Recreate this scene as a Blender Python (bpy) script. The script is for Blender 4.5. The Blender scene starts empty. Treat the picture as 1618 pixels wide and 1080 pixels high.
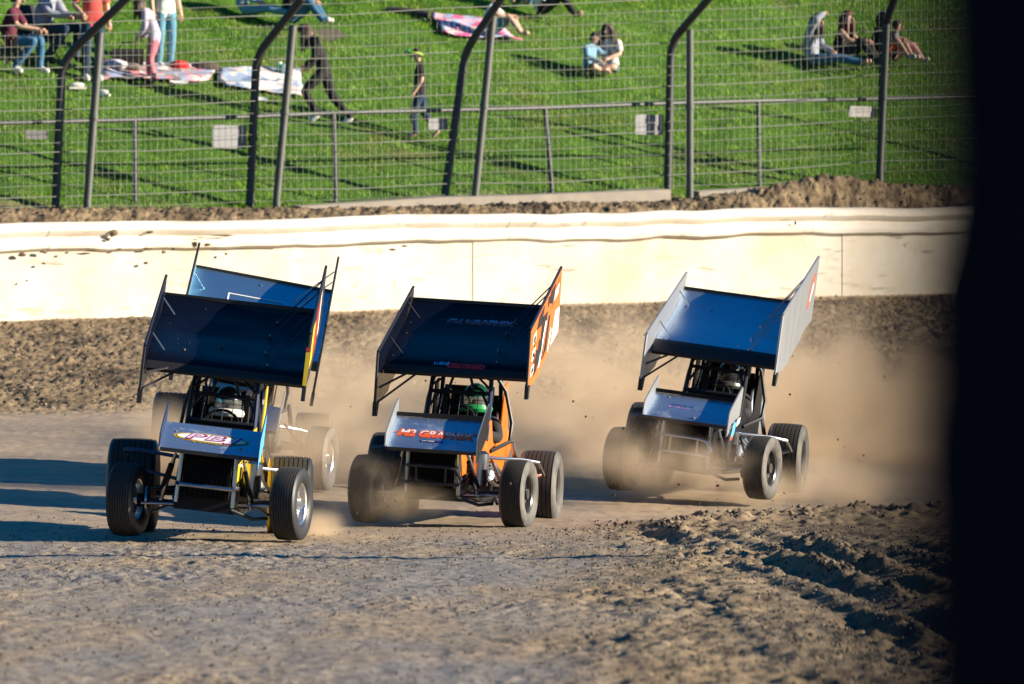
import bpy, math, random
import numpy as np
from mathutils import Matrix, Vector, Euler

S = bpy.context.scene
C = S.collection
random.seed(7)
RNG = np.random.default_rng(7)
R_ = math.radians

# ------------------------------------------------------------------ camera, sky, sun, exposure
FPX, CX, HY, CAMZ = 10560.0, 809.0, 552.0, 1.7          # focal length in photo pixels, centre column, horizon row, eye height
cam_d = bpy.data.cameras.new('camera')
cam = bpy.data.objects.new('camera', cam_d); C.objects.link(cam)
cam.location = (0, 0, CAMZ)
cam.rotation_euler = (R_(90) + math.atan(12.0 / FPX), 0, 0)
cam_d.sensor_width = 36.0
cam_d.lens = FPX / 1618.0 * 36.0
cam_d.clip_start = 0.5
cam_d.clip_end = 2000
cam_d.dof.use_dof = True
cam_d.dof.focus_distance = 62.0
cam_d.dof.aperture_fstop = 4.5
S.camera = cam

SUN_EL, SUN_AZ = 18.0, 96.0                               # azimuth clockwise from +Y
W = bpy.data.worlds.new('World'); S.world = W; W.use_nodes = True
wn = W.node_tree
bg = wn.nodes['Background']
sky = wn.nodes.new('ShaderNodeTexSky'); sky.sky_type = 'NISHITA'; sky.sun_disc = False
sky.sun_elevation = R_(SUN_EL); sky.sun_rotation = R_(SUN_AZ)
sky.air_density = 1.0; sky.dust_density = 0.1; sky.ozone_density = 4.5
hs = wn.nodes.new('ShaderNodeHueSaturation'); hs.inputs['Saturation'].default_value = 1.4
wn.links.new(sky.outputs[0], hs.inputs['Color']); wn.links.new(hs.outputs[0], bg.inputs[0]); bg.inputs[1].default_value = 0.054

sd = bpy.data.lights.new('sun', 'SUN'); sd.energy = 5.0; sd.angle = R_(0.5); sd.color = (1.0, 0.87, 0.68)
sun = bpy.data.objects.new('sun', sd); C.objects.link(sun)
to_sun = Vector((math.sin(R_(SUN_AZ)) * math.cos(R_(SUN_EL)), math.cos(R_(SUN_AZ)) * math.cos(R_(SUN_EL)), math.sin(R_(SUN_EL))))
sun.rotation_euler = to_sun.to_track_quat('Z', 'Y').to_euler()
sun.location = (30, 40, 30)

vs = S.view_settings
vs.view_transform = 'Standard'; vs.look = 'None'; vs.gamma = 1.0; vs.use_curve_mapping = False
vs.exposure = 1.28
S.cycles.max_bounces = 8; S.cycles.volume_bounces = 2; S.cycles.transparent_max_bounces = 12
S.cycles.volume_step_rate = 1.5; S.cycles.volume_max_steps = 48
S.cycles.use_denoising = True
S.cycles.caustics_reflective = False; S.cycles.caustics_refractive = False

# ------------------------------------------------------------------ helpers: noise
def _h(ix, iy, seed):
    ix = ix.astype(np.int64); iy = iy.astype(np.int64)
    n = (ix * 374761393 + iy * 668265263 + seed * 974634777) & 0xFFFFFFFF
    n = ((n ^ (n >> 13)) * 1274126177) & 0xFFFFFFFF
    n = ((n ^ (n >> 16)) * 2246822519) & 0xFFFFFFFF
    return ((n ^ (n >> 15)) & 0xFFFFFF) / float(0xFFFFFF)

def vnoise(x, y, seed=0):
    x, y = x * .891 + y * .454 + seed * .37, y * .891 - x * .454
    ix = np.floor(x); iy = np.floor(y); fx = x - ix; fy = y - iy
    fx = fx * fx * (3 - 2 * fx); fy = fy * fy * (3 - 2 * fy)
    a = _h(ix, iy, seed); b = _h(ix + 1, iy, seed); c = _h(ix, iy + 1, seed); d = _h(ix + 1, iy + 1, seed)
    return (a + (b - a) * fx + (c - a) * fy + (a - b - c + d) * fx * fy) * 2 - 1

def fbm(x, y, seed=0, oct=3, lac=2.1, gain=0.5):
    s = np.zeros_like(x); a = 1.0
    for i in range(oct):
        s = s + a * vnoise(x, y, seed + i * 17); x = x * lac + 3.1; y = y * lac - 1.7; a *= gain
    return s

def sstep(e0, e1, x):
    t = np.clip((x - e0) / (e1 - e0), 0, 1)
    return t * t * (3 - 2 * t)

# ------------------------------------------------------------------ helpers: terrain (d = distance across the track towards the wall, t = along it)
D_WALL = 79.2
DP = [-60, 40, 48, 49.75, 51.8, 54.0, 56.4, 60, 66, 72, 79.2, 79.35, 79.7, 81.5, 83, 90, 110, 160]
ZP = [0, 0, 0, .02, .04, .19, .34, .63, 1.15, 1.66, 2.32, 2.5, 3.52, 3.82, 4.38, 7.04, 14.0, 22.0]

def base_z(x, y):
    d = -.6 * x + .8 * y; t = .8 * x + .6 * y
    z = np.interp(d, DP, ZP)
    tt = np.clip(t - 58.5, -16, 16)
    return z + sstep(55, 79, d) * tt * .0275

def gz(x, y):
    return float(base_z(np.array([float(x)]), np.array([float(y)]))[0])

def on_ground(px, py, lo=30.0, hi=170.0):
    """where the ray through a photo pixel first meets the ground"""
    def f(D):
        x = (px - CX) / FPX * D
        return CAMZ + (HY - py) / FPX * D - gz(x, D)
    D = lo; prev = f(D)
    while D < hi:
        D2 = D + .25; v = f(D2)
        if v <= 0:
            a, b = D, D2
            for _ in range(24):
                m = (a + b) / 2
                if f(m) > 0: a = m
                else: b = m
            D = a; break
        D = D2; prev = v
    x = (px - CX) / FPX * D
    return Vector((x, D, gz(x, D)))

def on_line(px, d):
    """ground point on the line 'd' across the track seen at photo column px"""
    k = (px - CX) / FPX
    D = d / (.8 - .6 * k)
    return Vector((k * D, D, gz(k * D, D)))

def z_at(py, D):
    return CAMZ + (HY - py) / FPX * D

# ------------------------------------------------------------------ helpers: materials
MATS = {}
def pm(name, col, rough=.6, metal=0.0, var=.18, scale=6.0, dust=0.0, bump=0.0, dscale=3.0, spec=None, coat=0.0, stretch=None, dcol=(.42, .33, .23)):
    if name in MATS: return MATS[name]
    m = bpy.data.materials.new(name); m.use_nodes = True
    nt = m.node_tree; N = nt.nodes; L = nt.links
    b = N['Principled BSDF']
    tc = N.new('ShaderNodeTexCoord')
    vec = tc.outputs['Object']
    if stretch:
        mp = N.new('ShaderNodeMapping'); mp.inputs['Scale'].default_value = stretch
        L.new(vec, mp.inputs[0]); vec = mp.outputs[0]
    n1 = N.new('ShaderNodeTexNoise'); n1.inputs['Scale'].default_value = scale; n1.inputs['Detail'].default_value = 6
    L.new(vec, n1.inputs['Vector'])
    mx = N.new('ShaderNodeMix'); mx.data_type = 'RGBA'
    lo = tuple(c * (1 - var) for c in col) + (1,); hi = tuple(min(1, c * (1 + var)) for c in col) + (1,)
    mx.inputs[6].default_value = lo; mx.inputs[7].default_value = hi
    L.new(n1.outputs[0], mx.inputs[0])
    out = mx.outputs[2]; rsock = None
    b.inputs['Metallic'].default_value = metal
    b.inputs['Roughness'].default_value = rough
    if spec is not None: b.inputs['Specular IOR Level'].default_value = spec
    if coat: b.inputs['Coat Weight'].default_value = coat; b.inputs['Coat Roughness'].default_value = .12
    if dust > 0:
        n2 = N.new('ShaderNodeTexNoise'); n2.inputs['Scale'].default_value = dscale; n2.inputs['Detail'].default_value = 9; n2.inputs['Roughness'].default_value = .65
        L.new(tc.outputs['Object'], n2.inputs['Vector'])
        rp = N.new('ShaderNodeMapRange'); rp.inputs[1].default_value = .72 - .5 * dust; rp.inputs[2].default_value = 1.05 - .35 * dust
        rp.inputs[3].default_value = dust * .25; rp.inputs[4].default_value = min(1, .35 + dust)
        L.new(n2.outputs[0], rp.inputs[0])
        m2 = N.new('ShaderNodeMix'); m2.data_type = 'RGBA'
        L.new(rp.outputs[0], m2.inputs[0]); L.new(out, m2.inputs[6]); m2.inputs[7].default_value = dcol + (1,)
        out = m2.outputs[2]
        m3 = N.new('ShaderNodeMapRange'); m3.inputs[3].default_value = rough; m3.inputs[4].default_value = .9
        L.new(rp.outputs[0], m3.inputs[0]); L.new(m3.outputs[0], b.inputs['Roughness'])
        if metal > 0:
            m4 = N.new('ShaderNodeMapRange'); m4.inputs[3].default_value = metal; m4.inputs[4].default_value = 0
            L.new(rp.outputs[0], m4.inputs[0]); L.new(m4.outputs[0], b.inputs['Metallic'])
    L.new(out, b.inputs['Base Color'])
    if bump > 0:
        bp = N.new('ShaderNodeBump'); bp.inputs['Strength'].default_value = bump; bp.inputs['Distance'].default_value = .02
        L.new(n1.outputs[0], bp.inputs['Height']); L.new(bp.outputs[0], b.inputs['Normal'])
    MATS[name] = m
    return m

# ------------------------------------------------------------------ helpers: mesh building
class MB:
    def __init__(s): s.v = []; s.f = []; s.m = []
    def add(s, V, F, m=0):
        o = len(s.v); s.v += [tuple(p) for p in V]
        s.f += [tuple(i + o for i in f) for f in F]; s.m += [m] * len(F)
        return s
    def box(s, c, sz, m=0, M=None):
        x, y, z = (k / 2 for k in sz)
        V = [Vector((sx * x, sy * y, sz_ * z)) for sx in (-1, 1) for sy in (-1, 1) for sz_ in (-1, 1)]
        if M is not None: V = [M @ v for v in V]
        V = [v + Vector(c) for v in V]
        return s.add(V, [(0, 1, 3, 2), (4, 6, 7, 5), (0, 4, 5, 1), (2, 3, 7, 6), (0, 2, 6, 4), (1, 5, 7, 3)], m)
    def tube(s, P, r, n=8, m=0, cap=True, close=False):
        P = [Vector(p) for p in P]; k = len(P)
        rr = r if isinstance(r, (list, tuple)) else [r] * k
        V = []; up = None
        for i in range(k):
            if close: t = P[(i + 1) % k] - P[i - 1]
            else: t = P[min(i + 1, k - 1)] - P[max(i - 1, 0)]
            if t.length < 1e-9: t = Vector((0, 0, 1))
            t.normalize()
            if up is None:
                up = Vector((0, 0, 1)) if abs(t.z) < .9 else Vector((1, 0, 0))
            a = up - t * up.dot(t)
            if a.length < 1e-6: a = t.orthogonal()
            a.normalize(); b = t.cross(a); up = a
            for j in range(n):
                q = 2 * math.pi * j / n
                V.append(P[i] + (a * math.cos(q) + b * math.sin(q)) * rr[i])
        F = []
        for i in range(k if close else k - 1):
            i2 = (i + 1) % k
            for j in range(n):
                F.append((i * n + j, i * n + (j + 1) % n, i2 * n + (j + 1) % n, i2 * n + j))
        if cap and not close:
            F.append(tuple(range(n - 1, -1, -1))); F.append(tuple((k - 1) * n + j for j in range(n)))
        return s.add(V, F, m)
    def lathe(s, prof, n=32, axis='x', m=0, mats=None, c=(0, 0, 0)):
        """prof: (along, radius)"""
        V = []; F = []
        for i, (a, r) in enumerate(prof):
            for j in range(n):
                q = 2 * math.pi * j / n; u, w = r * math.cos(q), r * math.sin(q)
                p = (a, u, w) if axis == 'x' else (u, w, a) if axis == 'z' else (u, a, w)
                V.append((p[0] + c[0], p[1] + c[1], p[2] + c[2]))
        o = len(s.v); s.v += V
        for i in range(len(prof) - 1):
            for j in range(n):
                s.f.append((o + i * n + j, o + i * n + (j + 1) % n, o + (i + 1) * n + (j + 1) % n, o + (i + 1) * n + j))
                s.m.append(mats[i] if mats else m)
        return s
    def prism(s, poly, x0, x1, m=0, m_hi=None, m_edge=None):
        """poly in (y, z), extruded along x"""
        n = len(poly)
        V = [(x0, y, z) for y, z in poly] + [(x1, y, z) for y, z in poly]
        s.add(V, [tuple(range(n))], m)
        o = len(s.v) - 2 * n
        s.f.append(tuple(o + n + i for i in range(n - 1, -1, -1))); s.m.append(m if m_hi is None else m_hi)
        for i in range(n):
            s.f.append((o + i, o + n + i, o + n + (i + 1) % n, o + (i + 1) % n)); s.m.append(m if m_edge is None else m_edge)
        return s
    def ico(s, c, r, m=0, sc=(1, 1, 1), seed=0, jit=0.0, n=(8, 6)):
        nu, nv = n; V = [(0, 0, 1)]; F = []
        for i in range(1, nv):
            th = math.pi * i / nv
            for j in range(nu):
                ph = 2 * math.pi * j / nu
                V.append((math.sin(th) * math.cos(ph), math.sin(th) * math.sin(ph), math.cos(th)))
        V.append((0, 0, -1))
        rn = random.Random(seed)
        V = [tuple(c[k] + v[k] * r * sc[k] * (1 + (rn.random() - .5) * 2 * jit) for k in range(3)) for v in V]
        for j in range(nu): F.append((0, 1 + j, 1 + (j + 1) % nu))
        for i in range(nv - 2):
            for j in range(nu):
                a = 1 + i * nu + j; b = 1 + i * nu + (j + 1) % nu
                F.append((a, a + nu, b + nu, b))
        e = len(V) - 1; o = 1 + (nv - 2) * nu
        for j in range(nu): F.append((o + j, e, o + (j + 1) % nu))
        return s.add(V, F, m)
    def mesh(s, name, mats, smooth=True, M=None):
        me = bpy.data.meshes.new(name)
        V = s.v if M is None else [tuple(M @ Vector(p)) for p in s.v]
        me.from_pydata(V, [], s.f); me.validate()
        for m in (mats if isinstance(mats, (list, tuple)) else [mats]): me.materials.append(m)
        if len(me.polygons) == len(s.m):
            me.polygons.foreach_set('material_index', s.m)
        fix_normals(me)
        if smooth:
            me.polygons.foreach_set('use_smooth', [True] * len(me.polygons))
            try: me.set_sharp_from_angle(angle=R_(38))
            except Exception: pass
        me.update(); return me

def fix_normals(me):
    import bmesh
    bm = bmesh.new(); bm.from_mesh(me)
    bmesh.ops.recalc_face_normals(bm, faces=bm.faces); bm.to_mesh(me); bm.free()

def link(name, me, parent=None, **props):
    o = bpy.data.objects.new(name, me); C.objects.link(o)
    if parent: o.parent = parent
    for k, v in props.items(): o[k] = v
    return o

def part(name, mb, mats, parent, M=None, smooth=True, **props):
    return link(name, mb.mesh(name, mats, smooth, M), parent, **props)

def thing(name, label, cat, loc=(0, 0, 0), rot=(0, 0, 0), group=None, M=None):
    o = bpy.data.objects.new(name, None); C.objects.link(o); o.empty_display_size = .2
    if M is not None: o.matrix_world = M
    else: o.location = loc; o.rotation_euler = rot
    o['label'] = label; o['category'] = cat
    if group: o['group'] = group
    return o

def np_mesh(name, V, F, mats, smooth=True):
    """V (n,3), F (m,k) arrays"""
    me = bpy.data.meshes.new(name); n, k = F.shape
    me.vertices.add(len(V)); me.vertices.foreach_set('co', V.astype(np.float32).ravel())
    me.loops.add(n * k); me.loops.foreach_set('vertex_index', F.astype(np.int32).ravel())
    me.polygons.add(n); me.polygons.foreach_set('loop_start', np.arange(0, n * k, k, dtype=np.int32))
    try: me.polygons.foreach_set('loop_total', np.full(n, k, dtype=np.int32))
    except Exception: pass
    if smooth: me.polygons.foreach_set('use_smooth', np.ones(n, dtype=bool))
    for m in mats: me.materials.append(m)
    me.update(calc_edges=True); return me

def text_polys(txt, size=.1, shear=0.0, bold=0.0, xscale=1.0, above=None):
    cu = bpy.data.curves.new('t', 'FONT'); cu.body = txt; cu.size = size; cu.shear = shear; cu.offset = bold
    cu.align_x = 'CENTER'; cu.align_y = 'CENTER'; cu.resolution_u = 3
    ob = bpy.data.objects.new('t', cu); C.objects.link(ob)
    dg = bpy.context.evaluated_depsgraph_get(); dg.update()
    me = bpy.data.meshes.new_from_object(ob.evaluated_get(dg))
    if above is not None:
        import bmesh
        bm = bmesh.new(); bm.from_mesh(me)
        bmesh.ops.bisect_plane(bm, geom=bm.verts[:] + bm.edges[:] + bm.faces[:], plane_co=(0, above, 0), plane_no=(0, 1, 0), clear_inner=True)
        bm.to_mesh(me); bm.free()
    V = [(v.co.x * xscale, v.co.y) for v in me.vertices]; F = [tuple(p.vertices) for p in me.polygons]
    bpy.data.objects.remove(ob); bpy.data.curves.remove(cu); bpy.data.meshes.remove(me)
    return V, F

# ------------------------------------------------------------------ materials used in several places
M_dirt_clod = pm('dirt_clod', (.20, .155, .105), .95, var=.45, scale=3)
def vary_by_piece(m, cols):
    nt = m.node_tree; g = nt.nodes.new('ShaderNodeNewGeometry'); r = nt.nodes.new('ShaderNodeValToRGB'); el = r.color_ramp.elements
    while len(el) < len(cols): el.new(.5)
    for i, (q, k) in enumerate(cols): el[i].position = q; el[i].color = k + (1,)
    nt.links.new(g.outputs['Random Per Island'], r.inputs[0]); nt.links.new(r.outputs[0], nt.nodes['Principled BSDF'].inputs['Base Color'])
vary_by_piece(M_dirt_clod, [(0, (.035, .028, .021)), (.45, (.085, .066, .047)), (.7, (.17, .135, .095)), (1, (.26, .21, .145))])  # dark tones stand for moist soil and for the clods' shadowed sides
M_post = pm('galvanised_post', (.21, .22, .23), .5, .6, var=.3, scale=10, dust=.15, dcol=(.3, .27, .22))
M_dark_post = pm('dark_post', (.045, .05, .055), .5, .2, var=.3, scale=10)
M_cable = pm('steel_cable', (.13, .14, .12), .6, .2, var=.25, scale=4)
M_conc = pm('footing_concrete', (.22, .20, .175), .9, var=.25, scale=5, dust=.4)

# ================================================================== TERRAIN
def zones(x, y):
    d = -.6 * x + .8 * y; t = .8 * x + .6 * y
    wob = vnoise(x * .8, y * .35, 5) * .5
    apron = sstep(.2, 1.6, x + wob * .8 + (y - 60) * -.02) * sstep(67.5, 64.0, y - .9 * (x - 2.4) + wob)     # rough infield side
    fore = sstep(62.5, 57.0, y - .2 * x + wob * 2)
    berm = sstep(64.8, 67.2, d + wob * .9) * sstep(79.3, 78.8, d)
    bank = sstep(79.5, 79.8, d) * sstep(82.3, 81.4, d + wob * .6)
    hill = sstep(81.3, 82.0, d + wob * .6)
    track = np.clip(1 - fore - berm - bank - hill, 0, 1)
    return d, t, apron, fore, berm, bank, hill, track

def rut_height(x, y):
    h = np.zeros_like(x)
    env = sstep(64.2, 61.5, y) * sstep(30, 38, y)
    wob = vnoise(y * .55, x * .0 + 2.0, 31) * .10 + vnoise(y * 1.7, x * 0 + 4.0, 32) * .04
    for off, dep, w, cv in ((0.0, .085, .13, 1.0), (.36, .10, .14, 1.0), (.74, .085, .13, 1.15), (1.25, .05, .14, 1.4), (1.75, .035, .16, 1.7)):
        xc = 1.28 + cv * .040 * (62.6 - y) + off + wob * .7
        brk = .25 + .75 * sstep(-.5, .25, vnoise(y * .30 + off * 9, x * 0 + off * 3, 33))
        q = (x - xc - .05 * vnoise(x * 4, y * 1.6, 34)) / w
        h += env * brk * dep * (-np.exp(-q * q) + .95 * np.exp(-((q - 1.8) ** 2) * .8))
    return h * (1 + .5 * vnoise(x * 7, y * 2.6, 35)) + np.abs(h) * .35 * vnoise(x * 15, y * 8, 36)

def height(x, y):
    d, t, apron, fore, berm, bank, hill, track = zones(x, y)
    z = base_z(x, y)
    far = sstep(66, 60, y)
    # packed, gritty foreground with shallow scabs and lumps
    n1 = fbm(x * 2.3, y * 1.1, 1, 3); n2 = fbm(x * 9, y * 6, 2, 3); n3 = fbm(x * 22, y * 12, 3, 2)
    lump = np.maximum(0, vnoise(x * 8.5, y * 5.5, 9) - .35) ** 1.2
    grit = np.maximum(0, vnoise(x * 17, y * 9.0, 13) - .3)
    patch = sstep(-.35, .55, fbm(x * .55, y * .22, 21, 3))
    z = z + fore * (n1 * .012 + n2 * .006 + patch * (n3 * .006 + grit * .032 + lump * .014))
    # apron on the inside, churned
    mess = sstep(-.1, .7, fbm(x * .9 + 4, y * .16, 24, 2)) * sstep(3.6, 2.2, x - .03 * (60 - y))
    z = z + apron * (.03 + n1 * .010 + n2 * .006 + mess * (n2 * .012 + n3 * .010 + lump * .04) + .010 * vnoise(x * 5.5 - (62 - y) * .17, y * .12, 25))
    lip = np.exp(-((y - .9 * (x - 2.4) - 64.2) / .9) ** 2) * sstep(.9, 2.2, x) * sstep(7, 5.5, x)
    z = z + lip * (.085 + .05 * np.maximum(0, n2) + .05 * lump)
    z = z + rut_height(x, y) * sstep(.5, 1.3, x) * far
    # track surface
    z = z + track * (fbm(x * .7, y * .5, 6, 2) * .012 + n2 * .0035 + n3 * .002)
    # shallow tyre grooves along the track direction on the polished lane
    z = z + track * .006 * vnoise(t * .05, d * 3.5, 41) + track * sstep(57, 62, d) * .012 * vnoise(t * .22, d * 2.2, 42)
    # ploughed berm below the wall
    b1 = fbm(t * 1.3, d * 2.2, 7, 3); b2 = fbm(x * 7, y * 5, 8, 3); b3 = np.maximum(0, vnoise(x * 10.5, y * 7, 19) - .1)
    z = z + berm * (b1 * .026 + b2 * .014 + b3 * .018 + .02 * vnoise(t * .8, d * 3.1, 27))
    # dirt heaped behind the wall
    mound = np.interp(t, [40, 45, 48.5, 50, 52, 55, 58, 61, 63.5, 65, 66.7, 68, 71], [.1, .12, .10, .20, .18, .14, .10, .14, .12, .24, .52, .36, .26])
    prof = np.exp(-((d - 80.7) / .62) ** 2)
    z = z + mound * prof * sstep(79.5, 79.9, d) + bank * (b2 * .022 + b3 * .03)
    # mown bank
    z = z + hill * (fbm(x * .31 + y * .16, y * .3 - x * .14, 11, 2) * .06 + fbm(x * 2.0 + y * .7, y * 1.5 - x * .6, 12, 2) * .02)
    return z

def spaced(lo, hi, step): return list(np.arange(lo, hi, step))
xs = np.array([-400, -250, -150, -90, -60, -40, -28, -20, -15, -12] + spaced(-10.4, -8, .2) + spaced(-8, 8.6, .029) + spaced(8.6, 11, .2) + [11.5, 14, 18, 25, 35, 55, 90, 150, 250, 400.])
ys = np.array([-200, -100, -50, -20, 0] + spaced(5, 31, .6) + spaced(31, 64, .05) + spaced(64, 80, .075) + spaced(80, 106, .085) + spaced(106, 122, .25) + spaced(122, 170, 2.5) + [180, 200., 260, 400])
GX, GY = np.meshgrid(xs, ys)
gx, gy = GX.ravel(), GY.ravel()
GH = height(gx, gy)
_z = zones(gx, gy)
GH = GH + RNG.normal(0, 1, len(GH)) * (.0032 * np.clip(_z[3] * (.35 + .65 * sstep(-.3, .5, fbm(gx * .55, gy * .22, 21, 3))) + _z[2], 0, 1) + .011 * np.clip(_z[4] + _z[5], 0, 1) + .0009)
nx, ny = len(xs), len(ys)
ii = (np.arange(ny - 1)[:, None] * nx + np.arange(nx - 1)[None, :]).ravel()
F = np.stack([ii, ii + 1, ii + nx + 1, ii + nx], 1)

def hz(x, y):
    """height of the finished ground mesh"""
    return float(height(np.array([float(x)]), np.array([float(y)]))[0])

mt = bpy.data.materials.new('ground_dirt_and_grass'); mt.use_nodes = True
nt = mt.node_tree; N = nt.nodes; L = nt.links; B = N['Principled BSDF']
B.inputs['Roughness'].default_value = .93; B.inputs['Specular IOR Level'].default_value = .25
tc = N.new('ShaderNodeTexCoord')
def noise(scale, det=6, rough=.6, sc=None):
    n = N.new('ShaderNodeTexNoise'); n.inputs['Scale'].default_value = scale; n.inputs['Detail'].default_value = det; n.inputs['Roughness'].default_value = rough
    if sc:
        mp = N.new('ShaderNodeMapping'); mp.inputs['Scale'].default_value = sc; L.new(tc.outputs['Object'], mp.inputs[0]); L.new(mp.outputs[0], n.inputs['Vector'])
    else: L.new(tc.outputs['Object'], n.inputs['Vector'])
    return n.outputs[0]
def mapr(s, a, b, c=0., d=1.):
    n = N.new('ShaderNodeMapRange'); n.inputs[1].default_value = a; n.inputs[2].default_value = b; n.inputs[3].default_value = c; n.inputs[4].default_value = d
    L.new(s, n.inputs[0]); return n.outputs[0]
def mixc(f, a, b):
    n = N.new('ShaderNodeMix'); n.data_type = 'RGBA'
    if isinstance(f, float): n.inputs[0].default_value = f
    else: L.new(f, n.inputs[0])
    for k, v in ((6, a), (7, b)):
        if isinstance(v, tuple): n.inputs[k].default_value = v + (1,)
        else: L.new(v, n.inputs[k])
    return n.outputs[2]
def attr(nm):
    n = N.new('ShaderNodeAttribute'); n.attribute_name = nm; return n.outputs['Fac']
lane = mixc(mapr(noise(.5, 5, .6, (1.0, .45, 1)), .35, .65), (.29, .235, .175), (.42, .315, .205))
lane = mixc(mapr(noise(1.6, 6, .65, (.55, 1.6, 1)), .45, .72), lane, (.25, .19, .135))
fore_c = mixc(mapr(noise(.55, 6, .6, (1.4, .3, 1)), .42, .60), (.295, .258, .215), (.37, .275, .17))
fore_c = mixc(mapr(noise(9, 5, .7, (1.4, .7, 1)), .50, .68), fore_c, (.085, .068, .052))
fore_c = mixc(mapr(noise(15, 5, .8, (1.0, .35, 1)), .52, .60), fore_c, (.10, .083, .066))
fore_c = mixc(mapr(noise(24, 4, .7, (1.2, .5, 1)), .56, .66), fore_c, (.40, .34, .26))
rough_c = mixc(mapr(noise(5, 7, .7), .35, .68), (.11, .077, .046), (.35, .26, .155))
rough_c = mixc(mapr(noise(1.1, 6, .7, (1.3, .4, 1)), .50, .62), rough_c, (.065, .048, .033))
grass_c = mixc(mapr(noise(2.2, 6, .65), .3, .7), (.030, .085, .010), (.075, .165, .016))
grass_c = mixc(mapr(noise(.45, 5, .6), .60, .74), grass_c, (.15, .125, .05))
c1 = mixc(attr('fore'), lane, fore_c)
c1 = mixc(attr('rough'), c1, rough_c)
c1 = mixc(attr('grass'), c1, grass_c)
L.new(c1, B.inputs['Base Color'])
gl = N.new('ShaderNodeMath'); gl.operation = 'MAXIMUM'; L.new(attr('rough'), gl.inputs[0]); L.new(attr('grass'), gl.inputs[1])
L.new(mapr(gl.outputs[0], 0, .6, .58, .95), B.inputs['Roughness']); L.new(mapr(gl.outputs[0], 0, .6, .45, .15), B.inputs['Specular IOR Level'])
bp = N.new('ShaderNodeBump'); bp.inputs['Strength'].default_value = .55; bp.inputs['Distance'].default_value = .012
L.new(noise(38, 6, .7), bp.inputs['Height']); L.new(bp.outputs[0], B.inputs['Normal'])

me = np_mesh('ground', np.stack([gx, gy, GH], 1), F, [mt], smooth=False)
d_, t_, ap_, fo_, be_, ba_, hi_, tr_ = zones(gx, gy)
for nm, arr in (('fore', np.clip(fo_, 0, 1)), ('rough', np.clip(be_ * .95 + ba_ + ap_ * .7, 0, 1)), ('grass', hi_)):
    a = me.attributes.new(nm, 'FLOAT', 'POINT'); a.data.foreach_set('value', arr.astype(np.float32))
link('ground', me, kind='structure')

# ------------------------------------------------------------------ loose clods (stuff)
def clod_mesh(name, P, size, mats, flat=.75):
    n = len(P)
    bv = np.array([(1, 0, 0), (-1, 0, 0), (0, 1, 0), (0, -1, 0), (0, 0, 1), (0, 0, -1)], float)
    bf = np.array([(0, 2, 4), (2, 1, 4), (1, 3, 4), (3, 0, 4), (2, 0, 5), (1, 2, 5), (3, 1, 5), (0, 3, 5)])
    V = bv[None] * (1 + RNG.uniform(-.35, .35, (n, 6, 3))) * size[:, None, None]
    V[:, :, 2] *= flat
    a = RNG.uniform(0, 6.28, n); c, s = np.cos(a)[:, None], np.sin(a)[:, None]
    X = V[:, :, 0] * c - V[:, :, 1] * s; Y = V[:, :, 0] * s + V[:, :, 1] * c
    V = np.stack([X, Y, V[:, :, 2] + .25 * V[:, :, 0]], 2) + P[:, None, :]
    Fc = (bf[None] + (np.arange(n) * 6)[:, None, None]).reshape(-1, 3)
    return np_mesh(name, V.reshape(-1, 3), Fc, mats, smooth=False)

def scatter(n, xr, yr, s0, s1, dens):
    x = RNG.uniform(*xr, n * 6); y = RNG.uniform(*yr, n * 6)
    w = dens(x, y); k = RNG.uniform(0, 1, len(x)) < w
    x, y = x[k][:n], y[k][:n]
    s = s0 + (s1 - s0) * RNG.uniform(0, 1, len(x)) ** 4
    return np.stack([x, y, height(x, y) + s * .25], 1), s
P1, s1 = scatter(36000, (-4.9, 4.9), (31, 63), .003, .016, lambda x, y: .16 + .7 * sstep(-1.5, 2.0, x) * sstep(-.4, .5, fbm(x * .55, y * .22, 21, 3)))
P2, s2 = scatter(15000, (.4, 6.0), (33, 67), .003, .020, lambda x, y: zones(x, y)[2] * sstep(4.2, 2.0, x) * .8 + zones(x, y)[2] * .15)
P3, s3 = scatter(12000, (-9, 9), (76, 108), .008, .035, lambda x, y: np.clip(zones(x, y)[4] * .8 + zones(x, y)[5], 0, 1))
rx = RNG.uniform(1.0, 4.4, 90000); ry = RNG.uniform(36, 63, 90000)
rh = rut_height(rx, ry); kk = (RNG.uniform(0, 1, 90000) < np.clip((rh - .012) * 9, 0, .55) * sstep(-.4, .5, fbm(rx * 2, ry * .5, 28, 2))); rx, ry = rx[kk][:9000], ry[kk][:9000]
rs = .006 + .034 * RNG.uniform(0, 1, len(rx)) ** 4; P5 = np.stack([rx, ry, height(rx, ry) + rs * .3], 1)
lx = RNG.uniform(.8, 4.8, 260); ly = 64.2 + .9 * (lx - 2.4) + RNG.normal(0, .45, 260); ls = .008 + .035 * RNG.uniform(0, 1, 260) ** 3
P4 = np.stack([lx, ly, height(lx, ly) + ls * .4], 1)
link('dirt_clods', clod_mesh('dirt_clods', np.concatenate([P1, P2, P3, P4, P5]), np.concatenate([s1, s2, s3, ls, rs]), [M_dirt_clod]), kind='stuff')

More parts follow.
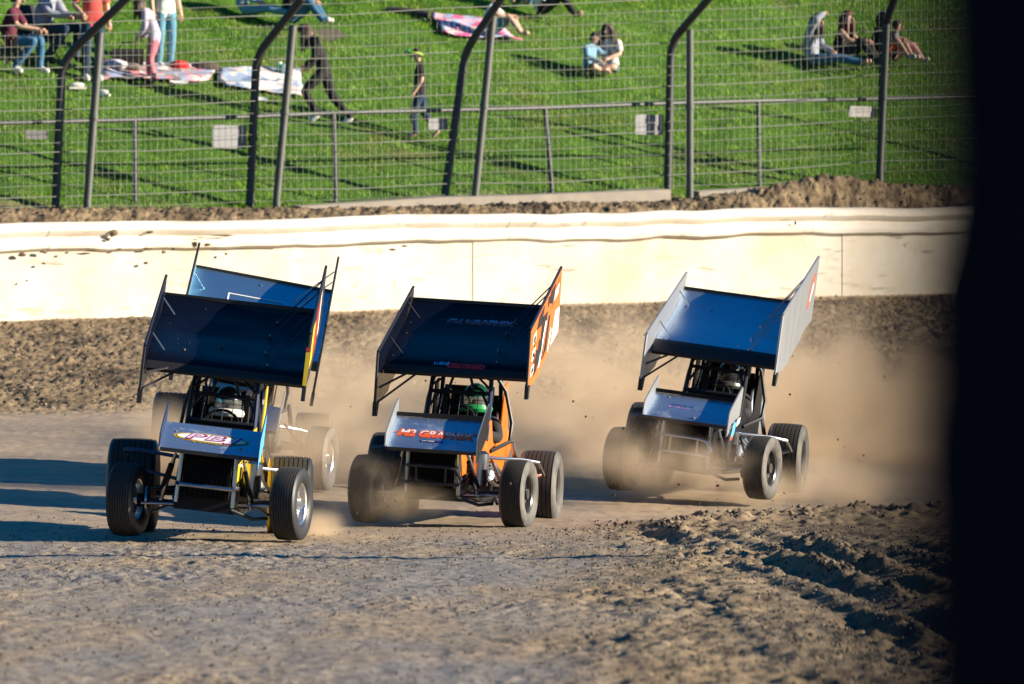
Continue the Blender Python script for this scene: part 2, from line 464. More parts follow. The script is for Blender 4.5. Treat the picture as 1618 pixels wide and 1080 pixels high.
# ------------------------------------------------------------------ grass blades (stuff)
def grass():
    n = 230000
    x = RNG.uniform(-10.5, 10.5, n); y = RNG.uniform(97, 121, n)
    z_ = zones(x, y); keep = (z_[6] > .35) & (RNG.uniform(0, 1, n) < sstep(.2, .8, z_[6])) & (np.abs(x) < y * .083)
    bare = fbm(x * .40 + y * .21, y * .42 - x * .2, 77, 3) > .95
    keep &= ~bare
    x, y = x[keep], y[keep]; n = len(x); z = height(x, y)
    clump = fbm(x * 1.5 + y * .5, y * 1.3 - x * .6, 51, 2)
    hgt = .035 + .03 * RNG.uniform(0, 1, n) + .03 * np.clip(clump, -.6, 1)
    w = .006 + .007 * RNG.uniform(0, 1, n); a = RNG.uniform(0, 6.28, n); la = RNG.uniform(0, 6.28, n); le = RNG.uniform(.1, .8, n) * hgt
    dx, dy = np.cos(a) * w, np.sin(a) * w
    V = np.stack([np.stack([x - dx, y - dy, z - .01], 1), np.stack([x + dx, y + dy, z - .01], 1), np.stack([x + np.cos(la) * le, y + np.sin(la) * le, z + np.maximum(hgt, .02)], 1)], 1)
    Fg = np.arange(3 * n).reshape(-1, 3)
    m = bpy.data.materials.new('grass_blades'); m.use_nodes = True; nt = m.node_tree; b = nt.nodes['Principled BSDF']
    g = nt.nodes.new('ShaderNodeNewGeometry'); r = nt.nodes.new('ShaderNodeValToRGB')
    r.color_ramp.elements[0].color = (.045, .14, .004, 1); r.color_ramp.elements[1].color = (.27, .45, .02, 1)
    e = r.color_ramp.elements.new(.5); e.color = (.13, .29, .008, 1)
    tcg = nt.nodes.new('ShaderNodeTexCoord'); ng = nt.nodes.new('ShaderNodeTexNoise'); ng.inputs['Scale'].default_value = 3.2; ng.inputs['Detail'].default_value = 4
    nt.links.new(tcg.outputs['Object'], ng.inputs['Vector'])
    ad = nt.nodes.new('ShaderNodeMath'); ad.operation = 'MULTIPLY_ADD'; ad.inputs[1].default_value = 2.6; ad.inputs[2].default_value = -1.05; nt.links.new(ng.outputs[0], ad.inputs[0])
    ad2 = nt.nodes.new('ShaderNodeMath'); ad2.operation = 'MULTIPLY_ADD'; ad2.inputs[1].default_value = .55; nt.links.new(g.outputs['Random Per Island'], ad2.inputs[0]); nt.links.new(ad.outputs[0], ad2.inputs[2])
    nt.links.new(ad2.outputs[0], r.inputs[0]); nd = nt.nodes.new('ShaderNodeTexNoise'); nd.inputs['Scale'].default_value = .75; nd.inputs['Detail'].default_value = 6; nt.links.new(tcg.outputs['Object'], nd.inputs['Vector'])
    rd = nt.nodes.new('ShaderNodeMapRange'); rd.inputs[1].default_value = .50; rd.inputs[2].default_value = .68; rd.inputs[4].default_value = .85; nt.links.new(nd.outputs[0], rd.inputs[0])
    md_ = nt.nodes.new('ShaderNodeMix'); md_.data_type = 'RGBA'; nt.links.new(rd.outputs[0], md_.inputs[0]); nt.links.new(r.outputs[0], md_.inputs[6]); md_.inputs[7].default_value = (.26, .27, .05, 1)
    nt.links.new(md_.outputs[2], b.inputs['Base Color'])
    b.inputs['Roughness'].default_value = .6
    tr = nt.nodes.new('ShaderNodeBsdfTranslucent'); nt.links.new(md_.outputs[2], tr.inputs[0])
    mx = nt.nodes.new('ShaderNodeMixShader'); mx.inputs[0].default_value = .35
    nt.links.new(b.outputs[0], mx.inputs[1]); nt.links.new(tr.outputs[0], mx.inputs[2]); nt.links.new(mx.outputs[0], nt.nodes['Material Output'].inputs[0])
    link('grass', np_mesh('grass', V.reshape(-1, 3), Fg, [m], smooth=False), kind='stuff')
grass()

# ================================================================== TRACK WALL
def line_frame():
    return Vector((.8, .6, 0)), Vector((.6, -.8, 0))          # along the wall, and its face normal (towards the track)
T_AX, N_AX = line_frame()
def wp(t, d, z=0.0):
    return Vector((.8 * t - .6 * d, .6 * t + .8 * d, z))
def wall_foot(t): return 2.32 + max(-16, min(16, t - 58.5)) * .0275
M_wall = pm('whitewashed_concrete', (.60, .56, .49), .85, var=.10, scale=1.2, dust=.16, dscale=1.4, bump=.1, dcol=(.45, .34, .2))
M_rail = pm('whitewashed_guard_rail', (.70, .665, .60), .7, var=.06, scale=2, dust=.14, dscale=2.2, dcol=(.40, .30, .17))
def scuff(m, amt):
    nt = m.node_tree; N_ = nt.nodes; b_ = N_['Principled BSDF']; src = b_.inputs['Base Color'].links[0].from_socket
    tc_ = N_.new('ShaderNodeTexCoord')
    def lay(sc, s, lo, hi, col, fac):
        nonlocal src
        mp_ = N_.new('ShaderNodeMapping'); mp_.inputs['Rotation'].default_value = (0, 0, -math.atan2(.6, .8)); mp_.inputs['Scale'].default_value = sc
        nt.links.new(tc_.outputs['Object'], mp_.inputs[0]); n_ = N_.new('ShaderNodeTexNoise'); n_.inputs['Scale'].default_value = s; n_.inputs['Detail'].default_value = 8; n_.inputs['Roughness'].default_value = .68
        nt.links.new(mp_.outputs[0], n_.inputs['Vector']); r_ = N_.new('ShaderNodeMapRange'); r_.inputs[1].default_value = lo; r_.inputs[2].default_value = hi; r_.inputs[4].default_value = fac * amt
        nt.links.new(n_.outputs[0], r_.inputs[0]); x_ = N_.new('ShaderNodeMix'); x_.data_type = 'RGBA'; nt.links.new(r_.outputs[0], x_.inputs[0]); nt.links.new(src, x_.inputs[6]); x_.inputs[7].default_value = col + (1,)
        src = x_.outputs[2]
    lay((1, 1, 1), .55, .42, .66, (.46, .36, .23), .7); lay((.25, 1, 2.6), 1.7, .57, .70, (.30, .22, .13), .75); lay((1, 1, 1), 4.5, .62, .72, (.20, .14, .08), .8); lay((.12, 1, 5.0), 2.2, .60, .68, (.13, .11, .10), .6)
    nt.links.new(src, b_.inputs['Base Color'])
scuff(M_wall, 1.0); scuff(M_rail, .8)
wall = thing('track_wall', 'long whitewashed concrete retaining wall topped by a wavy white guard rail', 'wall', wp(58.5, D_WALL, 2.3))
Wm = Matrix.Translation(-wp(58.5, D_WALL, 2.3))
joints = [20, 25.2, 30.4, 35.6, 40.8, 46.0, 49.5, 54.2, 58.67, 62.2, 65.75, 70.9, 76, 81, 86]
for k in range(len(joints) - 1):
    a, b = joints[k] + .0025, joints[k + 1] - .0025
    mb = MB(); n = 10; V = []; Fq = []
    prof = [(0, -.5), (0, .96), (.02, .985), (.5, 1.0), (.5, -.5)]
    off = random.uniform(-.012, .012)
    for i in range(n + 1):
        t = a + (b - a) * i / n
        for (dd, zz) in prof:
            V.append(wp(t, D_WALL + dd + (off if dd < .4 else 0) + .006 * math.sin(t * 2.1), wall_foot(t) + zz))
    m = len(prof)
    for i in range(n):
        for j in range(m - 1): Fq.append((i * m + j, (i + 1) * m + j, (i + 1) * m + j + 1, i * m + j + 1))
    Fq += [tuple(range(m)), tuple(n * m + j for j in range(m - 1, -1, -1))]
    mb.add(V, Fq); part('wall_panel', mb, M_wall, wall, Wm)
# W-beam rail in overlapping lengths
rails = [20, 27, 34, 41, 47.9, 51.2, 55.0, 59.3, 63.75, 68.3, 75, 82, 86]
for k in range(len(rails) - 1):
    a, b = rails[k], rails[k + 1] + .12
    mb = MB(); n = max(8, int((b - a) / .16)); V = []; Fq = []
    prof = [(.12, .93), (-.02, .945), (-.075, .98), (-.085, 1.03), (-.05, 1.09), (0.0, 1.125), (.0, 1.15), (-.05, 1.18), (-.085, 1.235), (-.075, 1.30), (-.03, 1.345), (.05, 1.36), (.45, 1.35)]
    m = len(prof); lift = .006 * (k % 2)
    for i in range(n + 1):
        t = a + (b - a) * i / n
        wob = float(vnoise(np.array([t * .55]), np.array([1.0]), 61)[0]) * .03 + float(vnoise(np.array([t * 1.6]), np.array([3.0]), 62)[0]) * .016
        wd = float(vnoise(np.array([t * .9]), np.array([7.0]), 63)[0]) * .02
        for j, (dd, zz) in enumerate(prof):
            jag = 0
            if j < 3: jag = float(vnoise(np.array([t * 2.6]), np.array([9.0 + k]), 64)[0]) * .018
            V.append(wp(t, D_WALL + dd - lift + wd - .012, wall_foot(t) + zz + wob + jag))
    for i in range(n):
        for j in range(m - 1): Fq.append((i * m + j, (i + 1) * m + j, (i + 1) * m + j + 1, i * m + j + 1))
    mb.add(V, Fq)
    ra = part('guard_rail', mb, M_rail, wall, Wm)
# dark scabs of mud thrown on the wall face
mud = MB()
def scab(px, py, wpx, hpx, seed):
    rn = random.Random(seed); k = (px - CX) / FPX; D = (D_WALL - .13) / (.8 - .6 * k)
    c = Vector((k * D, D, z_at(py, D))); n = 9; s = D / FPX
    V = [c + N_AX * .02]
    for i in range(n):
        a = 2 * math.pi * i / n; r = rn.uniform(.5, 1.2)
        V.append(c + T_AX * math.cos(a) * wpx * s * r * 1.25 + Vector((0, 0, math.sin(a) * hpx * s * r)) - N_AX * .02)
    mud.add(V, [(0, 1 + i, 1 + (i + 1) % n) for i in range(n)])
for i, q in enumerate([(180, 368, 7, 8), (172, 378, 5, 3), (238, 366, 5, 3), (310, 385, 5, 5), (36, 401, 9, 4), (70, 398, 6, 3), (106, 399, 4, 2), (355, 372, 26, 2.2), (235, 392, 10, 2), (275, 393, 4, 3), (232, 415, 4, 3), (70, 416, 4, 2), (43, 443, 2, 2), (358, 401, 3, 2.5), (330, 386, 7, 2), (640, 388, 6, 2), (1258, 352, 2, 4), (150, 395, 12, 2), (190, 393, 6, 2), (318, 375, 6, 1.2)]):
    scab(*q, seed=i)
part('mud_splatter', mud, pm('dried_mud', (.12, .085, .05), .95, var=.3), wall, Wm, smooth=False, kind='stuff')

# concrete footing at the fence
for (pa, pb, dd) in ((475, 730, 81.05), (725, 1060, 81.1), (1105, 1300, 81.2)):
    A, Bq = on_line(pa, dd), on_line(pb, dd)
    mb = MB(); n = 8; V = []; Fq = []
    for i in range(n + 1):
        p = A.lerp(Bq, i / n); zz = z_at(np.interp(pa + (pb - pa) * i / n, [475, 700, 800, 1060, 1105, 1300], [316, 302, 300, 290, 293, 282]), p.y)
        for (o, h) in ((.0, -.6), (.0, -.09), (.22, -.07), (.22, -.6)):
            V.append((p.x - .6 * o, p.y + .8 * o, zz + h))
    for i in range(n):
        for j in range(3): Fq.append((i * 4 + j, i * 4 + j + 1, i * 4 + 5 + j, i * 4 + 4 + j))
    Fq += [(0, 1, 2, 3), (n * 4 + 3, n * 4 + 2, n * 4 + 1, n * 4)]
    mb.add(V, Fq); part('concrete_footing', mb, M_conc, None, kind='structure', smooth=False)

# ================================================================== CATCH FENCE
D_F = 81.6
fence = thing('catch_fence', 'tall dark catch fence of leaning pipe posts and many horizontal steel cables', 'fence', on_line(740, D_F))
Fm = Matrix.Translation(-fence.location)
def fp(px, py, d=D_F):
    k = (px - CX) / FPX; D = d / (.8 - .6 * k)
    return Vector((k * D, D, z_at(py, D)))
curved = [((88, 322), (98, 96), (205, -8)), ((395, 314), (405, 88), (478, -4)), ((703, 307), (735, 80), (800, -14)), ((1055, 293), (1060, 66), (1130, -14)), ((1392, 268), (1397, 48), (1424, -30)),
          ((-235, 332), (-225, 104), (-120, 0)), ((1740, 250), (1744, 30), (1780, -50))]
for (b, k, e) in curved:
    Pb, Pk = fp(*b), fp(*k)
    arm_h = 1.25
    out = N_AX * .95 + T_AX * .15
    Pe = Pk + Vector((0, 0, .95)) + out * 1.0
    # aim the arm so that it leans over the track the way it does in the photograph
    De = Pe.y; Pe = Vector(((e[0] - CX) / FPX * De, De, z_at(e[1], De)))
    pts = [Pb - Vector((0, 0, .5)), Pb, Pb.lerp(Pk, .5)]
    for i in range(7):
        u = i / 6
        p0 = Pb.lerp(Pk, .88); p2 = Pk.lerp(Pe, .22)
        pts.append(p0 * (1 - u) ** 2 + Pk * 2 * u * (1 - u) + p2 * u * u)
    pts.append(Pe)
    mb = MB().tube(pts, .062, 12)
    mb.tube([Pb.lerp(Pk, .42) - Vector((0, 0, .03)), Pb.lerp(Pk, .42) + Vector((0, 0, .03))], .075, 10)
    part('curved_post', mb, pm('curved_post_steel', (.022, .024, .028), .5, 0, var=.3, scale=10, dust=.05), fence, Fm)
brace = [((138, 318), (158, 52)), ((437, 314), (463, 40)), ((751, 309), (779, 26)), ((1090, 291), (1090, 46)), ((1391, 268), (1402, 38))]
for (b, e) in brace:
    Pb, Pe = fp(*b, d=D_F - .35), fp(*e, d=D_F - .35)
    mb = MB().tube([Pb - Vector((0, 0, .5)), Pb, Pe], .058, 12)
    mb.tube([Pb.lerp(Pe, .5) - Vector((0, 0, .04)), Pb.lerp(Pe, .5) + Vector((0, 0, .04))], .07, 10)
    part('straight_post', mb, pm('straight_post_steel', (.075, .08, .072), .55, 0, var=.45, scale=7, dust=.05), fence, Fm)
# cables between the posts
rowL = [336, 322, 306, 291, 276, 262, 246, 231, 217, 199, 186, 166, 147, 128, 108, 92, 72, 50, 28, 8]
cols = [-235, 88, 240, 395, 550, 703, 880, 1055, 1225, 1392, 1560, 1740]
for r, y0 in enumerate(rowL):
    pts = []
    for c in cols:
        frac = (c - 88) / (1392 - 88)
        base = np.interp(c, [-235, 88, 395, 703, 1055, 1392, 1740], [338, 326, 316, 308, 296, 272, 256])
        top0 = np.interp(c, [-235, 88, 1392, 1740], [12, 2, -52, -70])
        u = r / (len(rowL) - 1)
        y = base + (top0 - base) * u
        sag = 3.0 if c in (240, 550, 880, 1225, 1560) else 0
        pts.append(fp(c, y + sag + random.uniform(-2.2, 2.2), d=D_F - .07))
    # smooth
    sm = []
    for i in range(len(pts) - 1):
        for k in range(4): sm.append(pts[i].lerp(pts[i + 1], k / 4))
    sm.append(pts[-1])
    part('cable', MB().tube(sm, (.0075 if r % 4 == 1 else .0042), 6), M_cable, fence, Fm)
# fine wire mesh woven between the cables
wm = MB()
for i, px in enumerate(np.arange(-30, 1560, 9.6)):
    yb = np.interp(px, [-235, 88, 395, 703, 1055, 1392, 1740], [338, 326, 316, 308, 296, 272, 256]); yt = np.interp(px, [-235, 88, 1392, 1740], [60, 52, -2, -20])
    wm.tube([fp(px, yb, D_F + .02), fp(px + random.uniform(-1, 1), yt, D_F + .02)], .0024, 3, cap=False)
part('wire_mesh', wm, pm('fence_wire', (.22, .22, .21), .6, .3), fence, Fm, kind='stuff')

# low pipe rail just behind
rail = thing('pipe_rail', 'low grey pipe railing with slim posts right behind the tall catch fence', 'railing', on_line(530, D_F + .25))
Rm = Matrix.Translation(-rail.location); M_pipe = pm('railing_pipe', (.07, .075, .08), .5, .1, var=.4, scale=6)
for (bx, by, ex, ey) in ((213, 322, 212, 189), (530, 308, 527, 179), (872, 300, 861, 171), (1200, 298, 1198, 160)):
    a, b = fp(bx, by, D_F + .25), fp(ex, ey, D_F + .25)
    part('rail_post', MB().tube([a - Vector((0, 0, .5)), a, b], .036, 10), M_pipe, rail, Rm)
tp = [fp(x, y, D_F + .25) for x, y in ((-120, 203), (0, 194), (213, 189), (400, 184), (527, 178), (700, 174), (861, 170), (1055, 163), (1198, 159), (1392, 156), (1620, 150))]
part('top_rail', MB().tube(tp, .032, 10), M_pipe, rail, Rm)

# blank plates wired on the fence
M_plate = pm('grey_plate', (.17, .18, .20), .6, .0, var=.12, scale=8, dust=.1)
plates = [((336, 197), (389, 235), 'pale grey square plate on the fence left of the second curved post', M_plate),
          ((677, 186), (707, 205), 'small pale plate on the fence by the bare feet of the boy', M_plate),
          ((1004, 180), (1048, 213), 'grey plate on the fence touching the fourth curved post below the couple', M_plate),
          ((1341, 167), (1385, 185), 'narrow white plate on the fence under the three people sitting at right', pm('white_plate', (.34, .34, .34), .6, 0, var=.08)),
          ((40, 205), (76, 220), 'dark narrow plate on the fence near the left edge', pm('dark_plate', (.02, .022, .03), .5, 0))]
for (a, b, lab, m) in plates:
    p0, p1 = fp(a[0], a[1], D_F + .07), fp(b[0], b[1], D_F + .07)
    c = (p0 + p1) / 2; w = (p1 - p0).dot(T_AX); h = p0.z - p1.z
    o = thing('sign_plate', lab, 'plate', c, (0, 0, math.atan2(.6, .8)), 'blank plates on the catch fence')
    mb = MB().box((0, 0, 0), (w, .008, h)); part('panel', mb, m, o, smooth=False)
    for sx in (-1, 1):
        for sz in (-1, 1): part('bolt', MB().ico((sx * (w / 2 - .03), -.008, sz * (h / 2 - .025)), .01, sc=(1, .5, 1)), M_post, o)

# ================================================================== PEOPLE
def skinm(nm, col): return pm('skin_' + nm, col, .55, 0, var=.06, scale=5)
M_skin = skinm('fair', (.55, .33, .235)); M_skin2 = skinm('tan', (.44, .25, .165))
M_eye = pm('eyes', (.03, .02, .018), .3, var=.02); M_lip = pm('lips', (.38, .14, .12), .5, var=.05)
def cloth(nm, col, var=.2, scale=9): return pm('cloth_' + nm, col, .9, 0, var=var, scale=scale)

def limb_pose(kind):
    """joints of a 1.70 m adult: x forward, y to the person's left, z up, on the ground at the origin"""
    J = {}
    if kind == 'stand':
        J = dict(pelvis=(0, 0, .93), belly=(.02, 0, 1.08), chest=(.0, 0, 1.27), neck=(0, 0, 1.44), head=(.03, 0, 1.57), crown=(.0, 0, 1.65),
                 shL=(0, .17, 1.38), elL=(-.03, .23, 1.10), wrL=(.05, .24, .86), shR=(0, -.17, 1.38), elR=(-.03, -.23, 1.10), wrR=(.05, -.24, .86),
                 hiL=(0, .09, .88), knL=(.03, .10, .48), anL=(-.03, .10, .08), hiR=(0, -.09, .88), knR=(.03, -.10, .48), anR=(-.03, -.10, .08))
    elif kind == 'stride':                                     # leaning forward, long step uphill, head down
        J = dict(pelvis=(0, 0, .84), belly=(.05, 0, .99), chest=(.12, 0, 1.18), neck=(.19, 0, 1.33), head=(.29, 0, 1.40), crown=(.33, 0, 1.47),
                 shL=(.15, .17, 1.28), elL=(.14, .22, 1.00), wrL=(.30, .20, .88), shR=(.15, -.17, 1.28), elR=(.12, -.23, 1.00), wrR=(.28, -.22, .86),
                 hiL=(0, .09, .80), knL=(.32, .10, .50), anL=(.10, .10, .14), hiR=(0, -.09, .80), knR=(-.12, -.10, .42), anR=(-.42, -.10, .09))
    elif kind == 'walk':
        J = dict(pelvis=(0, 0, .90), belly=(.02, 0, 1.05), chest=(.03, 0, 1.24), neck=(.04, 0, 1.41), head=(.09, 0, 1.53), crown=(.07, 0, 1.61),
                 shL=(.02, .17, 1.35), elL=(-.02, .22, 1.07), wrL=(.12, .22, .85), shR=(.02, -.17, 1.35), elR=(.02, -.23, 1.07), wrR=(.10, -.23, .83),
                 hiL=(0, .09, .86), knL=(.14, .10, .47), anL=(.10, .10, .08), hiR=(0, -.09, .86), knR=(-.06, -.10, .46), anR=(-.33, -.10, .14))
    elif kind == 'stoop':                                      # standing, bent a little, looking down
        J = dict(pelvis=(-.04, 0, .90), belly=(.02, 0, 1.04), chest=(.09, 0, 1.22), neck=(.17, 0, 1.37), head=(.27, 0, 1.45), crown=(.29, 0, 1.53),
                 shL=(.12, .16, 1.33), elL=(.10, .21, 1.05), wrL=(.24, .15, .90), shR=(.12, -.16, 1.33), elR=(.10, -.21, 1.05), wrR=(.24, -.15, .90),
                 hiL=(-.03, .09, .86), knL=(.05, .10, .47), anL=(-.04, .10, .08), hiR=(-.03, -.09, .86), knR=(.12, -.10, .47), anR=(.10, -.10, .08))
    elif kind == 'kneesup':                                    # sitting on the ground, knees drawn up, arms round them
        J = dict(pelvis=(0, 0, .12), belly=(-.02, 0, .27), chest=(.03, 0, .47), neck=(.08, 0, .64), head=(.13, 0, .76), crown=(.11, 0, .85),
                 shL=(.06, .17, .57), elL=(.24, .22, .40), wrL=(.44, .10, .40), shR=(.06, -.17, .57), elR=(.24, -.22, .40), wrR=(.44, -.10, .40),
                 hiL=(.03, .10, .12), knL=(.40, .13, .42), anL=(.60, .12, .08), hiR=(.03, -.10, .12), knR=(.40, -.13, .42), anR=(.64, -.10, .08))
    elif kind == 'legsout':
        J = dict(pelvis=(0, 0, .12), belly=(-.03, 0, .28), chest=(-.03, 0, .48), neck=(.0, 0, .65), head=(.05, 0, .77), crown=(.03, 0, .86),
                 shL=(-.01, .17, .58), elL=(.10, .25, .36), wrL=(.30, .16, .26), shR=(-.01, -.17, .58), elR=(.10, -.25, .36), wrR=(.30, -.16, .26),
                 hiL=(.03, .10, .12), knL=(.44, .14, .17), anL=(.84, .16, .07), hiR=(.03, -.10, .12), knR=(.44, -.10, .15), anR=(.86, -.06, .07))
    elif kind == 'cross':
        J = dict(pelvis=(0, 0, .12), belly=(-.01, 0, .27), chest=(.03, 0, .47), neck=(.06, 0, .63), head=(.11, 0, .75), crown=(.09, 0, .84),
                 shL=(.04, .17, .57), elL=(.14, .24, .36), wrL=(.34, .12, .28), shR=(.04, -.17, .57), elR=(.14, -.24, .36), wrR=(.34, -.12, .28),
                 hiL=(.03, .10, .12), knL=(.34, .32, .18), anL=(.40, -.02, .08), hiR=(.03, -.10, .12), knR=(.34, -.30, .18), anR=(.28, .08, .08))
    elif kind == 'chair':
        J = dict(pelvis=(0, 0, .46), belly=(-.02, 0, .62), chest=(.04, 0, .82), neck=(.09, 0, .99), head=(.14, 0, 1.11), crown=(.12, 0, 1.20),
                 shL=(.06, .18, .92), elL=(.20, .24, .70), wrL=(.46, .14, .66), shR=(.06, -.18, .92), elR=(.20, -.24, .70), wrR=(.44, -.16, .66),
                 hiL=(.03, .10, .46), knL=(.46, .13, .54), anL=(.44, .12, .08), hiR=(.03, -.10, .46), knR=(.46, -.15, .50), anR=(.12, -.14, .10))
    elif kind == 'drive':
        J = dict(pelvis=(0, 0, .12), belly=(-.02, 0, .28), chest=(.0, 0, .48), neck=(.02, 0, .64), head=(.05, 0, .76), crown=(.04, 0, .84),
                 shL=(.02, .18, .57), elL=(.20, .26, .40), wrL=(.42, .13, .46), shR=(.02, -.18, .57), elR=(.20, -.26, .40), wrR=(.42, -.13, .46),
                 hiL=(.03, .10, .12), knL=(.42, .14, .28), anL=(.75, .12, .06), hiR=(.03, -.10, .12), knR=(.42, -.14, .28), anR=(.75, -.12, .06))
    return {k: Vector(v) for k, v in J.items()}

RAD = dict(pelvis=.135, belly=.125, chest=.145, neck=.052, head=.088, crown=.062, sh=.066, el=.045, wr=.032, pa=.036, hi=.092, kn=.060, an=.042, to=.036)
BONES = [('pelvis', 'belly', 'torso'), ('belly', 'chest', 'torso'), ('chest', 'neck', 'torso'), ('neck', 'head', 'head'), ('head', 'crown', 'head'),
         ('chest', 'shL', 'torso'), ('shL', 'elL', 'uarm'), ('elL', 'wrL', 'farm'), ('wrL', 'paL', 'hand'), ('chest', 'shR', 'torso'), ('shR', 'elR', 'uarm'), ('elR', 'wrR', 'farm'), ('wrR', 'paR', 'hand'),
         ('pelvis', 'hiL', 'hip'), ('hiL', 'knL', 'thigh'), ('knL', 'anL', 'shin'), ('anL', 'toL', 'foot'), ('pelvis', 'hiR', 'hip'), ('hiR', 'knR', 'thigh'), ('knR', 'anR', 'shin'), ('anR', 'toR', 'foot')]

def person(label, pose, loc, heading, size=1.0, top=None, sleeves='long', bottom=None, legs='long', shoes=None, skin=None, hair=None, hair_len=.12, girth=1.0, edit=None, extra=None, group='spectators on the grass bank', M=None, helmet=None):
    J = limb_pose(pose)
    if edit:
        for k, v in edit.items():
            if k != 'face': J[k] = Vector(v)
    for s in 'LR':
        d = (J['wr' + s] - J['el' + s]).normalized()
        J['pa' + s] = J['wr' + s] + d * .07
        a = J['an' + s]; sh = (J['kn' + s] - a).normalized()
        fwd = Vector((1, 0, 0)); fwd = (fwd - sh * fwd.dot(sh) * .8).normalized()
        J['to' + s] = a + fwd * .15 + Vector((0, 0, -.035))
        if J['to' + s].z < .03: J['to' + s].z = .03
    keys = list(J); idx = {k: i for i, k in enumerate(keys)}
    me = bpy.data.meshes.new('skel')
    me.from_pydata([J[k] * size for k in keys], [(idx[a], idx[b]) for a, b, _ in BONES], [])
    ob = bpy.data.objects.new('skel', me); C.objects.link(ob)
    md = ob.modifiers.new('skin', 'SKIN'); md.branch_smoothing = .6
    lay = me.skin_vertices[0].data
    for k in keys:
        kk = k if k in RAD else k[:2]
        r = RAD[kk] * size * (girth if kk in ('pelvis', 'belly', 'chest', 'hi', 'sh') else 1)
        lay[idx[k]].radius = (r, r); lay[idx[k]].use_root = (k == 'pelvis')
    sb = ob.modifiers.new('sub', 'SUBSURF'); sb.levels = 2; sb.render_levels = 2
    dg = bpy.context.evaluated_depsgraph_get(); dg.update()
    bm_ = bpy.data.meshes.new_from_object(ob.evaluated_get(dg))
    bpy.data.objects.remove(ob)
    n = len(bm_.vertices); V = np.empty(n * 3); bm_.vertices.foreach_get('co', V); V = V.reshape(-1, 3)
    Fs = [tuple(p.vertices) for p in bm_.polygons]
    nrm = np.empty(n * 3); bm_.vertices.foreach_get('normal', nrm); nrm = nrm.reshape(-1, 3)
    bpy.data.meshes.remove(bm_)
    # nearest bone of every vertex
    best = np.full(n, 9e9); zone = np.zeros(n, int); par = np.zeros(n); left = np.zeros(n, bool)
    names = ['torso', 'head', 'uarm', 'farm', 'hand', 'hip', 'thigh', 'shin', 'foot']
    for a, b, z in BONES:
        A, B_ = np.array(J[a]) * size, np.array(J[b]) * size; d = B_ - A
        t = np.clip(((V - A) @ d) / max(1e-9, d @ d), 0, 1); dist = np.linalg.norm(V - (A + t[:, None] * d), axis=1)
        ra = RAD[a if a in RAD else a[:2]] * size; rb = RAD[b if b in RAD else b[:2]] * size
        dist = dist - (ra + (rb - ra) * t)
        k = dist < best; best[k] = dist[k]; zone[k] = names.index(z); par[k] = t[k]; left[k] = b.endswith('L')
    if M is None:
        root = thing('person', label, 'person', loc, (0, 0, heading), group)
    else:
        root = thing('person', label, 'person', group=group, M=M)
    # body: one continuous mesh, with fingers rooted in the palms and a face
    mb = MB(); mb.add([tuple(v) for v in V], Fs, 0)
    for s, sg in (('L', 1), ('R', -1)):
        d = (J['wr' + s] - J['el' + s]).normalized(); side = d.cross(Vector((0, 0, 1)));
        if side.length < .2: side = Vector((0, 1, 0))
        side.normalize(); dn = side.cross(d).normalized()
        if dn.z > 0: dn = -dn
        p0 = J['pa' + s]
        for q, ln in ((-1.5, .062), (-.5, .075), (.5, .08), (1.5, .068)):
            a = p0 + side * q * .017 - d * .02
            mb.tube([a * size, (a + d * ln * .55) * size, (a + d * ln * .85 + dn * .03) * size, (a + d * ln * .75 + dn * .055) * size], [.009 * size, .0085 * size, .008 * size, .006 * size], 5, 0)
        th = p0 - d * .045 + side * .03 * sg
        mb.tube([(th - side * .012 * sg) * size, (th + side * .022 * sg + d * .02) * size, (th + side * .025 * sg + d * .05 + dn * .01) * size], [.011 * size, .0105 * size, .007 * size], 5, 0)
    up = (J['crown'] - J['neck']).normalized(); fw = Vector((1, 0, 0)); fw = (fw - up * fw.dot(up)).normalized(); lf = up.cross(fw)
    if edit and 'face' in edit:
        fw = Vector(edit['face']); fw = (fw - up * fw.dot(up)).normalized(); lf = up.cross(fw)
    hc = J['head']
    if helmet is None:
        P = lambda f, l, u: (hc + fw * f + lf * l + up * u) * size
        mb.tube([P(.078, 0, .03), P(.104, 0, -.012), P(.082, 0, -.022)], [.010 * size, .016 * size, .012 * size], 6, 0)
        for s in (-1, 1):
            mb.ico(P(.080, s * .032, .022), .013 * size, 1, n=(6, 4)); mb.ico(P(-.005, s * .092, .0), .026 * size, 0, sc=(.8, .45, 1.2), n=(6, 4))
        mb.tube([P(.074, -.024, -.05), P(.086, 0, -.052), P(.074, .024, -.05)], .006 * size, 5, 2)
    part('body', mb, [skin or M_skin, M_eye, M_lip], root)
    # clothes: the body's own surface, lifted off the skin
    def shell(nm, sel, off, mat, thick=.0):
        ids = {}; VV = []; FF = []
        for f in Fs:
            if sum(bool(sel[i]) for i in f) * 2 >= len(f):
                ff = []
                for i in f:
                    if i not in ids:
                        ids[i] = len(VV); w = 1 + .35 * math.sin(V[i][2] * 45 / size + V[i][0] * 30) * .5
                        VV.append(tuple(V[i] + nrm[i] * off * size * w))
                    ff.append(ids[i])
                FF.append(tuple(ff))
        if FF:
            m = MB(); m.add(VV, FF); part(nm, m, mat, root)
    zi = lambda *a: np.isin(zone, [names.index(q) for q in a])
    zv = V[:, 2]
    if top is not None:
        sel = zi('torso', 'hip')
        if sleeves in ('long', 'short'): sel = sel | (zi('uarm') & ((par < .75) | (sleeves == 'long')))
        if sleeves == 'long': sel = sel | (zi('farm') & (par < .93))
        shell('shirt', sel, .016, top)
